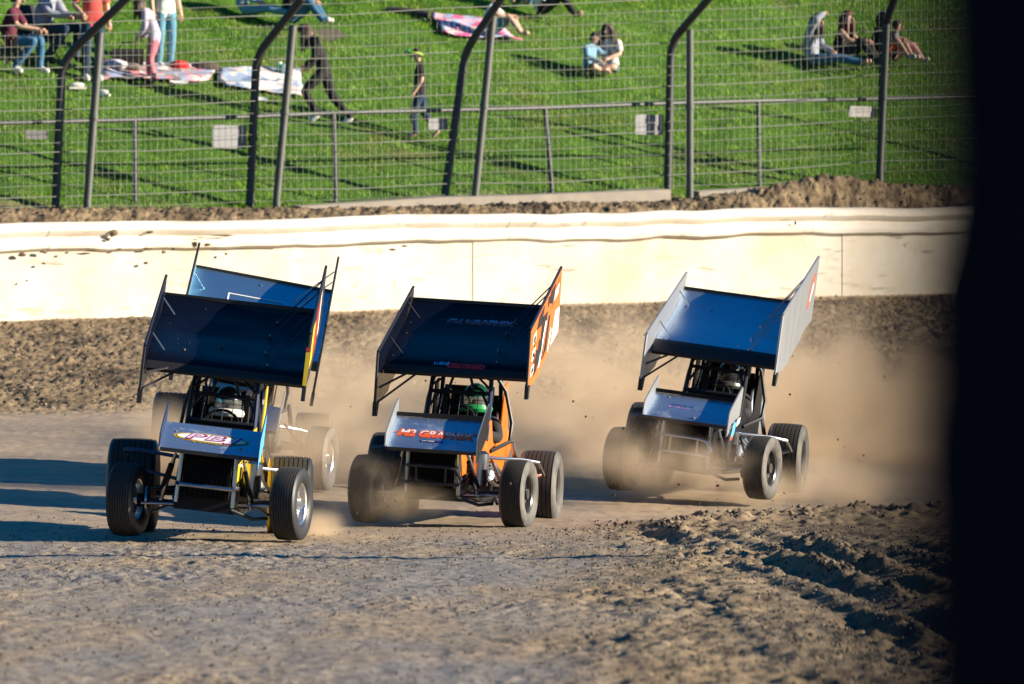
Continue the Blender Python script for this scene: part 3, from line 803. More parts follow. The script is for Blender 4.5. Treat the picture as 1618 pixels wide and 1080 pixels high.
    if bottom is not None:
        sel = zi('hip', 'thigh') | (zi('torso') & (np.linalg.norm(V - np.array(J['pelvis']) * size, axis=1) < .24 * size))
        if legs == 'long': sel = sel | (zi('shin') & (par < .97))
        elif legs == 'short': sel = sel & ~(zi('thigh') & (par > .78))
        shell('trousers' if legs == 'long' else 'shorts', sel, .012 if legs == 'short' else .014, bottom)
    if shoes is not None:
        shell('shoe', zi('foot') & left, .010, shoes); shell('shoe', zi('foot') & ~left, .010, shoes)
    if hair is not None and helmet is None:
        h = MB(); nu, nv = 14, 9; VV = []; FF = []
        for i in range(nv + 1):
            for j in range(nu):
                ph = 2 * math.pi * j / nu; front = math.cos(ph)
                lim = 1.15 if front > .45 else (1.9 if front > -.2 else 2.15)
                th = lim * i / nv
                r = .108 + .006 * math.sin(ph * 5 + i)
                p = hc + up * (.022 + r * 1.08 * math.cos(th)) + (fw * math.cos(ph) + lf * math.sin(ph)) * r * math.sin(th) - fw * .010
                VV.append(p * size)
        for i in range(nv):
            for j in range(nu): FF.append((i * nu + j, i * nu + (j + 1) % nu, (i + 1) * nu + (j + 1) % nu, (i + 1) * nu + j))
        h.add(VV, FF)
        if hair_len > .15:                                     # long hair: tapering locks down the back and sides
            rn = random.Random(len(label))
            for a in np.linspace(-2.3, 2.3, 13):
                ph = math.pi + a * .82; rad = fw * math.cos(ph) + lf * math.sin(ph)
                L_ = hair_len * rn.uniform(.8, 1.1)
                p0 = hc + up * .03 + rad * .095; p1 = p0 - Vector((0, 0, L_ * .45)) + rad * .035; p2 = p0 - Vector((0, 0, L_)) + rad * (.03 + .02 * rn.random())
                h.tube([p0 * size, p0.lerp(p1, .5) * size + rad * .012 * size, p1 * size, p2 * size], [.03 * size, .034 * size, .032 * size, .010 * size], 6)
        part('hair', h, hair, root)
    if helmet is not None: helmet(root, hc * size, fw, lf, up)
    if extra: extra(root, J, size, fw, lf, up)
    return root

# ================================================================== SPRINT CARS
M_rubber = pm('tyre_tread', (.017, .016, .016), .82, var=.3, scale=14, dust=.30, dscale=2.5, dcol=(.17, .135, .10))
M_side = pm('tyre_sidewall', (.028, .028, .030), .6, var=.2, scale=10, dust=.5, dscale=2.2, dcol=(.34, .31, .27))
M_side_clean = pm('clean_sidewall', (.013, .014, .018), .5, var=.2, scale=10, dust=.04, dscale=2.2, dcol=(.3, .28, .25))
M_chrome = pm('polished_wheel', (.78, .78, .78), .22, 1.0, var=.05, dust=.12)
M_blackrim = pm('black_wheel', (.02, .021, .024), .3, 0, var=.1, dust=.12, coat=.5)
M_tube = pm('black_tube', (.010, .012, .018), .45, 0, var=.2, dust=.04, spec=.35)
M_blueblk = pm('blue_black_tube', (.012, .03, .085), .45, .0, var=.2, dust=.05, spec=.4)
M_steel = pm('chromed_tube', (.36, .38, .42), .22, 1.0, var=.1, dust=.14, dscale=6)
M_blk = pm('black_panel', (.007, .007, .009), .6, 0, var=.3, scale=10, spec=.2)
M_grille = pm('black_grille', (.004, .004, .005), .8, 0, var=.4, scale=60, spec=.08)
M_alu = pm('bare_aluminium_wing', (.60, .74, .92), .26, 1.0, var=.06, scale=3, dust=.30, dscale=4, dcol=(.36, .37, .38))  # bluish base: the reflected sky is partly painted into the metal
M_alu_c = pm('polished_aluminium_wing', (.60, .74, .92), .24, 1.0, var=.06, scale=3, dust=.38, dscale=5, dcol=(.22, .31, .42))  # same blue base tint, standing for reflected sky
M_alu_dk = pm('sky_tinted_aluminium', (.46, .76, 1.0), .28, 1.0, var=.08, scale=3, dust=.16, dscale=4, dcol=(.33, .36, .40))  # plain metal; the blue sky it mirrors is put into the base colour
M_silver = pm('silver_sheet', (.40, .43, .47), .42, .75, var=.10, scale=3, dust=.22, dscale=4, dcol=(.30, .30, .30))
M_blkwing = pm('black_vinyl', (.003, .004, .010), .26, 0, var=.25, scale=2, spec=.15, bump=.12)
M_blkmatt = pm('black_wing_nose', (.006, .006, .008), .5, 0, var=.2, dust=.08)
M_orange = pm('orange_panel', (.74, .155, .012), .4, 0, var=.08, dust=.06, coat=.3)
M_yellow = pm('yellow_panel', (.85, .58, .015), .4, 0, var=.06, dust=.04, coat=.3)
M_white = pm('white_vinyl', (.78, .78, .78), .45, var=.04)
M_red = pm('red_vinyl', (.62, .03, .03), .45, var=.06)
M_redor = pm('red_orange_vinyl', (.72, .10, .025), .45, var=.2, scale=30)
M_purple = pm('purple_vinyl', (.22, .02, .14), .45, var=.15)
M_skyblue = pm('sky_blue_vinyl', (.08, .38, .72), .45, var=.1)
M_pink = pm('pink_vinyl', (.62, .16, .42), .45, var=.1)
M_navy = pm('navy_vinyl', (.015, .02, .16), .45, var=.1)
M_ltgrey = pm('light_blue_grey_paint', (.50, .53, .58), .45, .3, var=.05, dust=.3, dcol=(.5, .46, .4))
M_seat = pm('seat_padding', (.012, .012, .014), .8, var=.2)
M_suit = cloth('black_race_suit', (.018, .018, .022))

M_mud = pm('thrown_mud', (.20, .16, .11), .95, var=.4, scale=30)
_tyre_cache = {}
def tyre_mesh(r, w, ribs, side):
    key = (r, w, ribs, side.name)
    if key in _tyre_cache: return _tyre_cache[key]
    h = w / 2; prof = []; mats = []
    sidepts = [(-h * .80, .185), (-h * .93, .20), (-h * 1.02, .185 + (r - .185) * .35), (-h * 1.04, .185 + (r - .185) * .58), (-h * .99, .185 + (r - .185) * .80), (-h * .93, r * .955), (-h * .84, r * .985)]
    prof += sidepts; mats += [1] * len(sidepts)
    tw = h * .80; n = ribs
    for i in range(n):
        a = -tw + 2 * tw * i / n; b = -tw + 2 * tw * (i + 1) / n; g = min(.006, (b - a) * .16)
        crown = lambda x: r - .010 * (x / h) ** 2
        prof += [(a + g * .6, crown(a)), (b - g, crown(b)), (b - g * .6, crown(b) - .013), (b + g * .0, crown(b) - .013)]; mats += [0, 0, 0, 0]
    prof += [(-x, rr) for x, rr in reversed(sidepts)]; mats += [1] * len(sidepts)
    # closed inside
    mb = MB().lathe(prof, 56, 'x', mats=mats[:-1] + [1])
    me = mb.mesh('tyre', [M_rubber, side]); _tyre_cache[key] = me; return me

def rim_mesh(r, w, m):
    key = ('rim', r, w, m.name)
    if key in _tyre_cache: return _tyre_cache[key]
    h = w / 2; mb = MB()
    prof = [(-h * .86, .197), (-h * .80, .190), (-h * .70, .172), (-h * .1, .160), (-h * .02, .10), (.0, .055), (-.05, .05), (-.055, 0.0)]
    mb.lathe(prof, 40, 'x')
    prof2 = [(h * .86, .197), (h * .80, .190), (h * .70, .172), (h * .30, .158), (h * .22, .10), (h * .28, .062), (h * .28 + .06, .05), (h * .28 + .065, 0.0)]
    mb.lathe(prof2, 40, 'x')
    me = mb.mesh('wheel', [m]); _tyre_cache[key] = me; return me

CAM_C = [(0, -.055), (.02, -.012), (.06, .016), (.14, .022), (.3, .004), (.6, -.035), (.85, -.022), (1, .03)]
def camber(c): return float(np.interp(c, [a for a, _ in CAM_C], [b for _, b in CAM_C]))

def sprint_car(cfg):
    X, Y, Z, yaw, roll, pitch = cfg['pose']
    pose = Matrix.Translation((X, Y, Z)) @ Matrix.Rotation(R_(yaw), 4, 'Z') @ Matrix.Rotation(R_(pitch), 4, 'X') @ Matrix.Rotation(R_(roll), 4, 'Y')
    car = thing('sprint_car', cfg['label'], 'race car', M=pose, group='winged sprint cars racing on the dirt')
    dx = cfg.get('dx', 0.)
    Cm = Matrix.Translation((dx, 0, .35)) @ Matrix.Rotation(R_(cfg['droll']), 4, 'Y') @ Matrix.Translation((0, 0, -.35))
    P = lambda n, mb, m, par=car, **k: part(n, mb, m, par, Cm, **k)
    zl, zt, f1, f2 = cfg['z']
    HW = cfg.get('hw', .715)
    # ---- wheels
    for (n, x, y, r, w, ribs, st, rimm, side) in (('front', -.72, -1.1, .325, .235, 8, cfg['steer'], cfg['rim'], cfg['side']), ('front', .72, -1.1, .325, .235, 8, cfg['steer'], cfg['rim'], cfg['side']),
                                                   ('rear', -.82, 1.1, .43, .44, 7, 0, cfg['rim'], cfg['side']), ('rear', .63, 1.1, .365, .37, 7, 0, cfg['rim'], cfg['side'])):
        w_ = link('wheel', rim_mesh(r, w, rimm), car); w_.location = (x, y, r); w_.rotation_euler = (random.uniform(0, 1), 0, R_(st))
        w_.rotation_mode = 'XYZ'
        link('tyre', tyre_mesh(r, w, ribs, side), w_)
        if n == 'rear' and x < 0 and cfg.get('lr_cover'): pass
    if cfg.get('lr_cover'):
        mb = MB().lathe([(-.02, 0), (-.02, .30), (-.10, .335), (-.13, .345)], 36, 'x', c=(.63 - .075, 1.1, .365)); part('inner_wheel_cover', mb, cfg['lr_cover'], car)
    # ---- top wing
    wz = lambda c: zl + (zt - zl) * c + camber(c)
    wy = lambda c: -.25 + 1.5 * c
    cs = [0, .01, .03, .06, .1, .15, .22, .3, .4, .5, .6, .7, .8, .9, 1.0]
    mb = MB(); V = []; Fq = []; mm = []
    nx_ = 12
    for i in range(nx_ + 1):
        x = -HW + 2 * HW * i / nx_
        dent = [0.0] * len(cs)
        for c in cs:
            de = cfg.get('dent', .004) * float(vnoise(np.array([x * 2.2 + X]), np.array([c * 7.0]), 71)[0])
            V.append((x, wy(c), wz(c) + de * min(1, c * 6)))
        for c in reversed(cs):
            th = .115 * float(np.interp(c, [0, .02, .08, .2, .5, .8, 1], [.25, .55, .9, 1, .7, .3, .04]))
            V.append((x, wy(c) + (.01 if c < .01 else 0), wz(c) - th))
    m = 2 * len(cs)
    for i in range(nx_):
        for j in range(m - 1):
            Fq.append((i * m + j, (i + 1) * m + j, (i + 1) * m + j + 1, i * m + j + 1))
            c = cs[min(j, len(cs) - 1)] if j < len(cs) - 1 else 0
            mm.append(0 if (j < len(cs) - 1 and cs[j] >= cfg.get('nose_c', .03)) else 1)
        Fq.append((i * m + m - 1, (i + 1) * m + m - 1, (i + 1) * m, i * m)); mm.append(1)
    o = len(mb.v); mb.v += V; mb.f += Fq; mb.m += mm
    wing = P('top_wing', mb, [cfg['wing'], M_blkmatt])
    P('wicker_strip', MB().box((0, wy(1) + .006, wz(1) + .008), (2 * HW, .012, .05)), M_blkmatt, wing, smooth=False)
    # side boards: (front low, front high, rear low, rear high)
    yb0, yb1 = -.60, 1.36
    for sgn, (fl, fh, rl, rh), mi, mo in ((-1, cfg['boardR'], cfg['board_in'], cfg['board_out_r']), (1, cfg['boardL'], cfg['board_in'], cfg['board_out'])):
        x0 = sgn * (HW + .004); x1 = sgn * (HW + .022)
        dy = yb1 - yb0
        poly = [(yb0, fl), (yb0, fh), (yb1 - .02, rh), (yb1, rh - .02), (yb1, rl), (yb0 + dy * .72, rl - (rl - fl) * .26), (yb0 + dy * .70, rl - (rl - fl) * .34), (yb0 + dy * .40, fl + (rl - fl) * .30), (yb0 + dy * .37, fl + (rl - fl) * .22), (yb0 + .08, fl - .01)]
        mb = MB().prism(poly, x0, x1, 0, 1, 2)
        b = P('side_board', mb, [mi, mo, cfg['edge']], wing, smooth=False)
        P('board_rail', MB().tube([(sgn * (HW + .012), yb0, fh + .006), (sgn * (HW + .012), yb1, rh + .006)], .014, 6), cfg['edge'], wing)
        P('board_rail', MB().tube([(sgn * (HW + .012), yb0 - .006, fl), (sgn * (HW + .012), yb0 - .006, fh)], .013, 6), cfg['edge'], wing)
        P('board_tip', MB().prism([(yb0 - .01, fl + .02), (yb0 - .02, fl - .12), (yb0 + .05, fl - .12), (yb0 + .12, fl + .02)], sgn * (HW - .012) if sgn < 0 else HW - .005, sgn * (HW + .03)), M_blkmatt, wing, smooth=False)
    fl, fh, rl, rh = cfg['boardL']
    bz = lambda y: fh + (rh - fh) * (y - yb0) / (yb1 - yb0)
    for y, in_ in ((-.10, .36), (.22, .40), (.72, .40), (1.02, .36)):
        c = (y + .25) / 1.5
        P('wing_strut', MB().tube([(HW - .005, y + .12, bz(y + .12) - .07), (HW - in_, y, wz(c) + .008)], .0065, 6), cfg.get('strut', M_blueblk), wing)
        P('strut_foot', MB().ico((HW - in_, y, wz(c) + .01), .016, n=(6, 4)), M_steel, wing)
    for y, in_ in ((-.02, .13), (.95, .13)):
        c = (y + .25) / 1.5
        P('wing_strut', MB().tube([(-HW + .008, y, wz(c) + .15), (-HW + in_, y, wz(c) + .006)], .008, 6), cfg.get('strutR', M_steel), wing)
    fl2 = cfg['boardR'][0]
    for y0, zz, tx, ty in ((yb0 + .05, fl2 + .02, -.30, .10), (yb0 + .10, fl2 + .16, -.38, -.02)):
        P('lower_strut', MB().tube([(-HW + .01, y0, zz), (tx, ty, wz((ty + .25) / 1.5) - .10)], .012, 6), M_tube, wing)
    # ---- front wing
    FW = .43; fy1, fy2 = -1.60, -1.10
    fz = lambda c: f1 + (f2 - f1) * c + float(np.interp(c, [0, .06, .2, .5, 1], [-.02, .0, .008, .004, 0]))
    mb = MB(); V = []; fc = [0, .03, .08, .16, .3, .5, .75, 1.0]; nxx = 6
    for i in range(nxx + 1):
        x = -FW + 2 * FW * i / nxx
        for c in fc: V.append((x, fy1 + (fy2 - fy1) * c, fz(c)))
        for c in reversed(fc): V.append((x, fy1 + (fy2 - fy1) * c, fz(c) - .05 * float(np.interp(c, [0, .1, .3, 1], [.7, 1, .9, .15]))))
    m = 2 * len(fc); Fq = []; mm = []
    for i in range(nxx):
        for j in range(m):
            Fq.append((i * m + j, (i + 1) * m + j, (i + 1) * m + (j + 1) % m, i * m + (j + 1) % m)); mm.append(0 if 0 < j < len(fc) - 1 or (j == 0 and not cfg.get('fw_nose')) else 1)
    mb.v += V; mb.f += Fq; mb.m += mm
    fwing = P('front_wing', mb, [cfg['fwing'], M_blkmatt])
    if cfg.get('fw_strip'): P('wicker_strip', MB().box((0, fy2 + .004, f2 + .022), (2 * FW, .010, .040)), cfg['fw_strip'], fwing, smooth=False)
    for sgn in (-1, 1):
        poly = [(-1.66, f1 - (.13 if sgn > 0 else .02)), (-1.66, f1 + .10), (-1.60, f1 + .145), (-1.15, f2 + .12), (-1.02, f2 + .17), (-.98, f2 + .14), (-1.0, f2 - .12)]
        P('side_plate', MB().prism(poly, sgn * (FW + .002), sgn * (FW + .014), 0, 1, 2), [cfg['fplate'], cfg.get('fplate_out', cfg['fplate']), cfg['fplate_edge']], fwing, smooth=False)
    for sgn in (-1, 1):
        P('wing_post', MB().tube([(sgn * .2, -1.22, f1 + .14), (sgn * .22, -1.12, .62)], .013, 6), M_steel, fwing)
    # ---- chassis tubes
    T = lambda n, pts, r=.019, m=M_tube: P(n, MB().tube(pts, r, 8), m)
    for s in (-1, 1):
        T('frame_tube', [(s * .27, -1.42, .34), (s * .30, -.2, .25), (s * .31, 1.0, .28)])
        T('frame_tube', [(s * .25, -1.40, .70), (s * .30, -.15, .84), (s * .31, .75, .80), (s * .28, 1.25, .62)])
        T('front_upright', [(s * .25, -1.43, .30), (s * .24, -1.44, .74)], .021, cfg.get('upr', M_steel))
        T('frame_tube', [(s * .27, -1.3, .34), (s * .30, -.2, .84)], .013)
        T('cage_tube', [(s * .305, -.16, .82), (s * .30, -.02, 1.10), (s * .285, .10, 1.43), (s * .28, .30, 1.50), (s * .28, .75, 1.49)], .022, cfg.get('cage', M_tube) if s > 0 else M_tube)
        T('cage_tube', [(s * .28, .75, 1.49), (s * .31, .80, .80)], .021)
        T('cage_tube', [(s * .29, .08, 1.40), (s * .12, .10, 1.47)], .014)
        T('cage_tube', [(s * .06, .10, 1.50), (s * .13, .06, 1.27)], .014)
        T('cage_tube', [(s * .20, .08, 1.28), (s * .295, .0, 1.12)], .014)
        T('cage_tube', [(s * .10, .15, 1.47), (s * .285, .0, 1.32)], .012)
        T('cage_tube', [(s * .30, .3, .84), (s * .285, .72, 1.2)], .014)
    T('cage_tube', [(-.29, .10, 1.43), (.29, .10, 1.43)], .020)
    T('cage_tube', [(-.295, .04, 1.27), (.295, .04, 1.27)], .019)
    T('cage_tube', [(-.305, -.08, 1.03), (.305, -.08, 1.03)], .020)
    T('cage_tube', [(-.28, .75, 1.49), (.28, .75, 1.49)], .018)
    # outside arm guard on the car's left and the halo of the right one
    am = cfg.get('arm', .47); T('arm_guard', [(.29, .28, 1.47), (am * .85, .34, 1.30), (am, .38, 1.0), (am, .30, .82), (.33, .02, .72)], .020, M_tube)
    T('arm_guard', [(-.29, .28, 1.44), (-.36, .34, 1.2), (-.38, .30, .95), (-.32, .0, .80)], .016, M_tube)
    # rock screen wires
    for i in range(7):
        x = -.26 + .52 * i / 6; T('screen_wire', [(x * 1.05, -.05, 1.05), (x, .05, 1.24)], .0035, M_steel if i % 2 else M_tube)
    T('screen_wire', [(-.28, -.02, 1.20), (.28, -.02, 1.20)], .003)
    # ---- nose, hood, tank, panels
    hood = [(-1.42, .36), (-1.43, .66), (-1.36, .735), (-.15, .99), (-.06, .99), (-.06, .86), (-.3, .40)]
    V = []; nH = len(hood); mbh = MB()
    for sx, sc in ((-1, 1), (1, 1)):
        for (y, z) in hood: V.append((sx * float(np.interp(y, [-1.43, -.15], [.205, .285])), y, z))
    mbh.add(V, [tuple(range(nH)), tuple(2 * nH - 1 - i for i in range(nH))] + [(i, nH + i, nH + (i + 1) % nH, (i + 1) % nH) for i in range(nH)])
    P('hood', mbh, cfg['hood'], smooth=False)
    P('radiator', MB().box((0, -1.445, .53), (.40, .02, .34)), M_grille, smooth=False)
    mb = MB()
    for i in range(9): P('radiator_bar', MB().box((-.18 + .045 * i, -1.458, .53), (.008, .008, .33)), M_grille)
    P('belly_pan', MB().prism([(-1.36, .24), (-1.36, .40), (-1.1, .44), (.9, .42), (.9, .21)], -.27, .27), M_blk, smooth=False)
    P('bulkhead', MB().box((0, .70, .95), (.56, .03, .62)), M_blk, smooth=False)
    sp = [(-1.36, .46), (-1.36, .72), (-.15, 1.0), (.02, 1.02), (.10, .86), (.5, .86), (.66, 1.36), (.86, 1.40), (.98, .9), (.98, .5), (.3, .42), (-.6, .56)]
    for s, m, mo in ((-1, cfg['panel_r'], cfg['panel_r']), (1, cfg['panel'], cfg['panel'])):
        q = MB().prism(sp, 0, .012)
        # follow the taper of the hood
        q.v = [(s * (float(np.interp(y, [-1.43, -.15, .5, 1.0], [.225, .305, .335, .335])) + x), y, z) for x, y, z in q.v]
        P('side_panel', q, m, smooth=False)
    mb = MB().lathe([(0, 0), (0, .16), (.06, .24), (.2, .30), (.55, .31), (.72, .27), (.8, .16), (.8, 0)], 24, 'y', c=(0, 1.02, .78))
    P('fuel_tank', mb, cfg['tank'])
    # ---- bumpers and nerf bars
    bz0, bz1 = cfg['bumper']
    if cfg.get('bumper_loop'):
        T('front_bumper', [(-.24, -1.46, bz1), (-.20, -1.56, bz1), (.14, -1.56, bz1), (.23, -1.55, bz1 - .02), (.29, -1.54, bz0 + .05), (.27, -1.54, bz0), (-.24, -1.54, bz0), (-.24, -1.46, bz0)], .017, cfg.get('bump_m', M_steel))
        for x in (-.14, .14): T('bumper_stay', [(x, -1.56, bz1), (x, -1.54, bz0)], .014, cfg.get('bump_m', M_steel))
    else:
        T('front_bumper', [(-.25, -1.44, bz0), (-.23, -1.52, bz0 - .01), (.25, -1.52, bz0 - .01), (.28, -1.44, bz0)], .02, M_steel)
    T('nerf_bar', [(.30, -.35, .66), (.66, -.12, .66), (.80, .02, .64), (.80, .45, .52), (.66, .55, .48), (.30, .5, .46)], .017, cfg.get('nerf', M_steel))
    T('nerf_bar', [(-.30, -.35, .68), (-.70, -.12, .70), (-.84, .02, .69), (-.84, .45, .58), (-.70, .58, .52), (-.30, .5, .46)], .017, M_blueblk)
    # ---- front axle, steering, suspension
    Ax = lambda n, pts, r, m=M_tube: part(n, MB().tube(pts, r, 8), m, car)
    Ax('front_axle', [(-.62, -1.1, .33), (-.3, -1.1, .30), (.3, -1.1, .30), (.62, -1.1, .33)], .030)
    Ax('tie_rod', [(-.60, -1.24, .30), (.60, -1.24, .30)], .012, M_steel)
    Ax('drag_link', [(.58, -1.22, .38), (.34, -.3, .62)], .014)
    Ax('rear_axle', [(-.7, 1.1, .39), (.5, 1.1, .37)], .045)
    for s in (-1, 1):
        Ax('radius_rod', [(s * .52, -1.1, .42), (s * .36, -.25, .44)], .014)
        Ax('radius_rod', [(s * .52, -1.1, .22), (s * .36, -.25, .30)], .014)
        P('torsion_arm', MB().tube([(s * .33, -1.42, .62), (s * .40, -1.16, .38)], .022, 8), M_blk)
        P('shock_absorber', MB().tube([(s * .30, -1.34, .72), (s * .33, -1.28, .60), (s * .40, -1.15, .30)], [.012, .024, .024], 10), M_steel)
        part('spindle', MB().lathe([(-.05, 0), (-.05, .06), (.05, .06), (.05, 0)], 14, 'x', c=(s * .59, -1.1, .325)), M_blk, car)
        part('brake_disc', MB().lathe([(-.008, .05), (-.008, .13), (.008, .13), (.008, .05)], 24, 'x', c=(s * .56, -1.1, .325)), M_steel, car)
        part('rear_shock', MB().tube([(s * .36, .95, .80), (s * .42, 1.08, .40)], .022, 8), M_steel, car)
    T('front_nerf', [(.24, -1.42, .28), (.44, -1.34, .22), (.56, -1.24, .24)], .016)
    # ---- exhaust headers on the car's left
    for i in range(4):
        y = -.62 + .2 * i
        P('header_pipe', MB().tube([(.24, y, .62), (.37, y - .02, .60), (.43, y + .06, .52), (.44, y + .22, .46)], .026, 8), cfg.get('exh', M_steel))
    P('collector', MB().tube([(.44, -.75, .50), (.455, -.4, .45), (.46, .2, .44), (.47, .6, .44)], [.055, .062, .062, .05], 14), cfg.get('exh', M_steel))
    P('valve_cover', MB().box((.22, -.55, .74), (.12, .62, .10)), cfg.get('exh', M_steel))
    P('oil_tank', MB().lathe([(0, 0), (0, .09), (.3, .09), (.33, .05), (.33, 0)], 16, 'z', c=(.37, -.95, .40)), cfg.get('exh', M_steel))
    # ---- cockpit
    P('seat', MB().prism([(.28, .42), (.30, .56), (.56, .54), (.62, 1.34), (.68, 1.34), (.66, .42)], -.24, .24), M_seat, smooth=False)
    for s in (-1, 1): P('head_rest', MB().prism([(.36, 1.06), (.36, 1.30), (.62, 1.34), (.62, 1.04)], s * .17, s * .215), M_seat, smooth=False)
    mb = MB(); mb.tube([(.155 * math.cos(a), .02 + .05 * math.sin(a), 1.0 + .14 * math.sin(a)) for a in np.linspace(0, 2 * math.pi, 24)[:-1]], .014, 6, close=True); P('steering_wheel', mb, M_blk)
    P('dash', MB().box((0, -.04, .96), (.56, .03, .12)), M_blk, smooth=False)
    # ---- printing
    def foil_print(nm, V2, F2, m, x0, c0, lift=.004, rot=0.0, surf='top', par=None):
        mb = MB(); VV = []
        for (u, v) in V2:
            u, v = u * math.cos(rot) - v * math.sin(rot), u * math.sin(rot) + v * math.cos(rot)
            if surf == 'top':
                ch = 1.5 * 1.1; c = c0 + v / ch; VV.append((x0 + u, wy(c) - lift * .4, wz(c) + lift))
            elif surf == 'front':
                ch = math.hypot(.5, f2 - f1); c = c0 + v / ch; VV.append((x0 + u, fy1 + (fy2 - fy1) * c - lift * .5, fz(c) + lift))
            elif surf == 'nose':
                VV.append((x0 + u, wy(0) - .006 - lift + .25 * max(0, v + .03), wz(0) - .055 + .03 + c0 + v))
        mb.add(VV, F2); return P(nm, mb, m, par or (wing if surf != 'front' else fwing), smooth=False)
    def board_print(nm, poly, m, lift=.002, sgn=1):
        """polygon in board coordinates: a along the board 0..1, b up the board 0..1"""
        fl, fh, rl, rh = cfg['boardL']; x = HW + .022 + lift
        V3 = [(x, yb0 + a * (yb1 - yb0), (fl + (rl - fl) * a) + b * ((fh - fl) + ((rh - rl) - (fh - fl)) * a)) for a, b in poly]
        mb = MB(); mb.add(V3, [tuple(range(len(V3)))]); return P(nm, mb, m, wing, smooth=False)
    mr = random.Random(int(X * 100)); mud = MB(); mw = MB()
    for _ in range(70):
        x = mr.uniform(-FW + .02, FW - .02); cc = mr.uniform(.05, .97); s_ = mr.uniform(.0015, .0055) * (1 + 2 * (mr.random() > .93))
        mud.ico((x, fy1 + (fy2 - fy1) * cc, fz(cc) + .002), s_, sc=(1, 1.3, .6), n=(5, 3))
    for _ in range(60):
        x = mr.uniform(-HW + .03, HW - .03); cc = mr.uniform(.05, .97); s_ = mr.uniform(.002, .006) * (1 + 1.6 * (mr.random() > .92))
        mw.ico((x, wy(cc), wz(cc) + .002), s_, sc=(1, 1.4, .6), n=(5, 3))
    P('mud_specks', mud, M_mud, fwing, kind='stuff'); P('mud_specks', mw, M_mud, wing, kind='stuff')
    cfg['print'](car, foil_print, board_print, P)
    # ---- driver: rides inside the car, so a thing of its own
    hm = cfg['helmet']
    def put_helmet(root, hc, fw, lf, up):
        mb = MB(); R3 = Matrix((fw, lf, up)).transposed().to_4x4(); R3.translation = hc
        prof = MB().ico((0, 0, .015), .148, 0, sc=(1.05, .88, 1.04), n=(24, 16))
        # open the eye port
        part('helmet', prof, hm[0], root, R3)
        part('chin_bar', MB().tube([Vector((.16 * math.cos(a), .135 * math.sin(a), -.075 + .01 * math.cos(a))) for a in np.linspace(-1.5, 1.5, 11)], .040, 8), hm[1], root, R3)
        v = MB(); n = 12; VV = []
        for i in range(n + 1):
            a = -1.15 + 2.3 * i / n
            for zz, rr in ((-.035, 1.0), (.01, 1.02), (.05, .99)): VV.append((.160 * rr * math.cos(a), .139 * rr * math.sin(a), zz))
        v.add(VV, [(i * 3 + j, (i + 1) * 3 + j, (i + 1) * 3 + j + 1, i * 3 + j + 1) for i in range(n) for j in range(2)])
        part('visor', v, hm[2], root, R3)
    dm = pose @ Cm @ Matrix.Translation((cfg.get('hx', 0.02), .46, .44)) @ Matrix.Rotation(R_(-90), 4, 'Z')
    person(cfg['driver'], 'drive', None, 0, 1.0, top=M_suit, bottom=M_suit, shoes=M_suit, M=dm, helmet=put_helmet, group='sprint car drivers')
    return car

M_visor = pm('smoked_visor', (.03, .035, .045), .12, .4, var=.05, coat=.8)
M_visor_clear = pm('mirrored_visor', (.35, .37, .38), .15, .8, var=.3, scale=30)
def oval(rx, ry, n=36, w=None):
    if w is None: return [(rx * math.cos(2 * math.pi * i / n), ry * math.sin(2 * math.pi * i / n)) for i in range(n)], [tuple(range(n))]
    V = []; 
    for i in range(n):
        a = 2 * math.pi * i / n; V += [(rx * math.cos(a), ry * math.sin(a)), ((rx - w) * math.cos(a), (ry - w * .8) * math.sin(a))]
    return V, [(2 * i, 2 * ((i + 1) % n), 2 * ((i + 1) % n) + 1, 2 * i + 1) for i in range(n)]

def swirl(sg):
    """pinstripe curl drawn as a ribbon"""
    V = []; n = 20
    for i in range(n + 1):
        u = i / n; a = u * 4.6; r = .052 * (1 - .62 * u); w = .011 * (1 - .5 * u)
        cx_, cy_ = sg * (.0 + r * math.cos(a) * 1.25), r * math.sin(a) * .8
        V += [(cx_ * (1 + w / max(r, .01)), cy_ * (1 + w / max(r, .01))), (cx_, cy_)]
    return V, [(2 * i, 2 * i + 2, 2 * i + 3, 2 * i + 1) for i in range(n)]

def small_print(w, h, n, seed):
    """a line of print too small to read in the photograph: a row of uneven strokes"""
    rn = random.Random(seed); V = []; F_ = []; x = -w / 2; st = w / n
    for i in range(n):
        if rn.random() > .12:
            o = len(V); a = st * rn.uniform(.45, .85); b0 = -h / 2 + h * rn.choice((0, 0, .3)); b1 = h / 2 - h * rn.choice((0, 0, .3))
            V += [(x, b0), (x + a, b0), (x + a + h * .15, b1), (x + h * .15, b1)]; F_.append((o, o + 1, o + 2, o + 3))
        x += st
    return V, F_

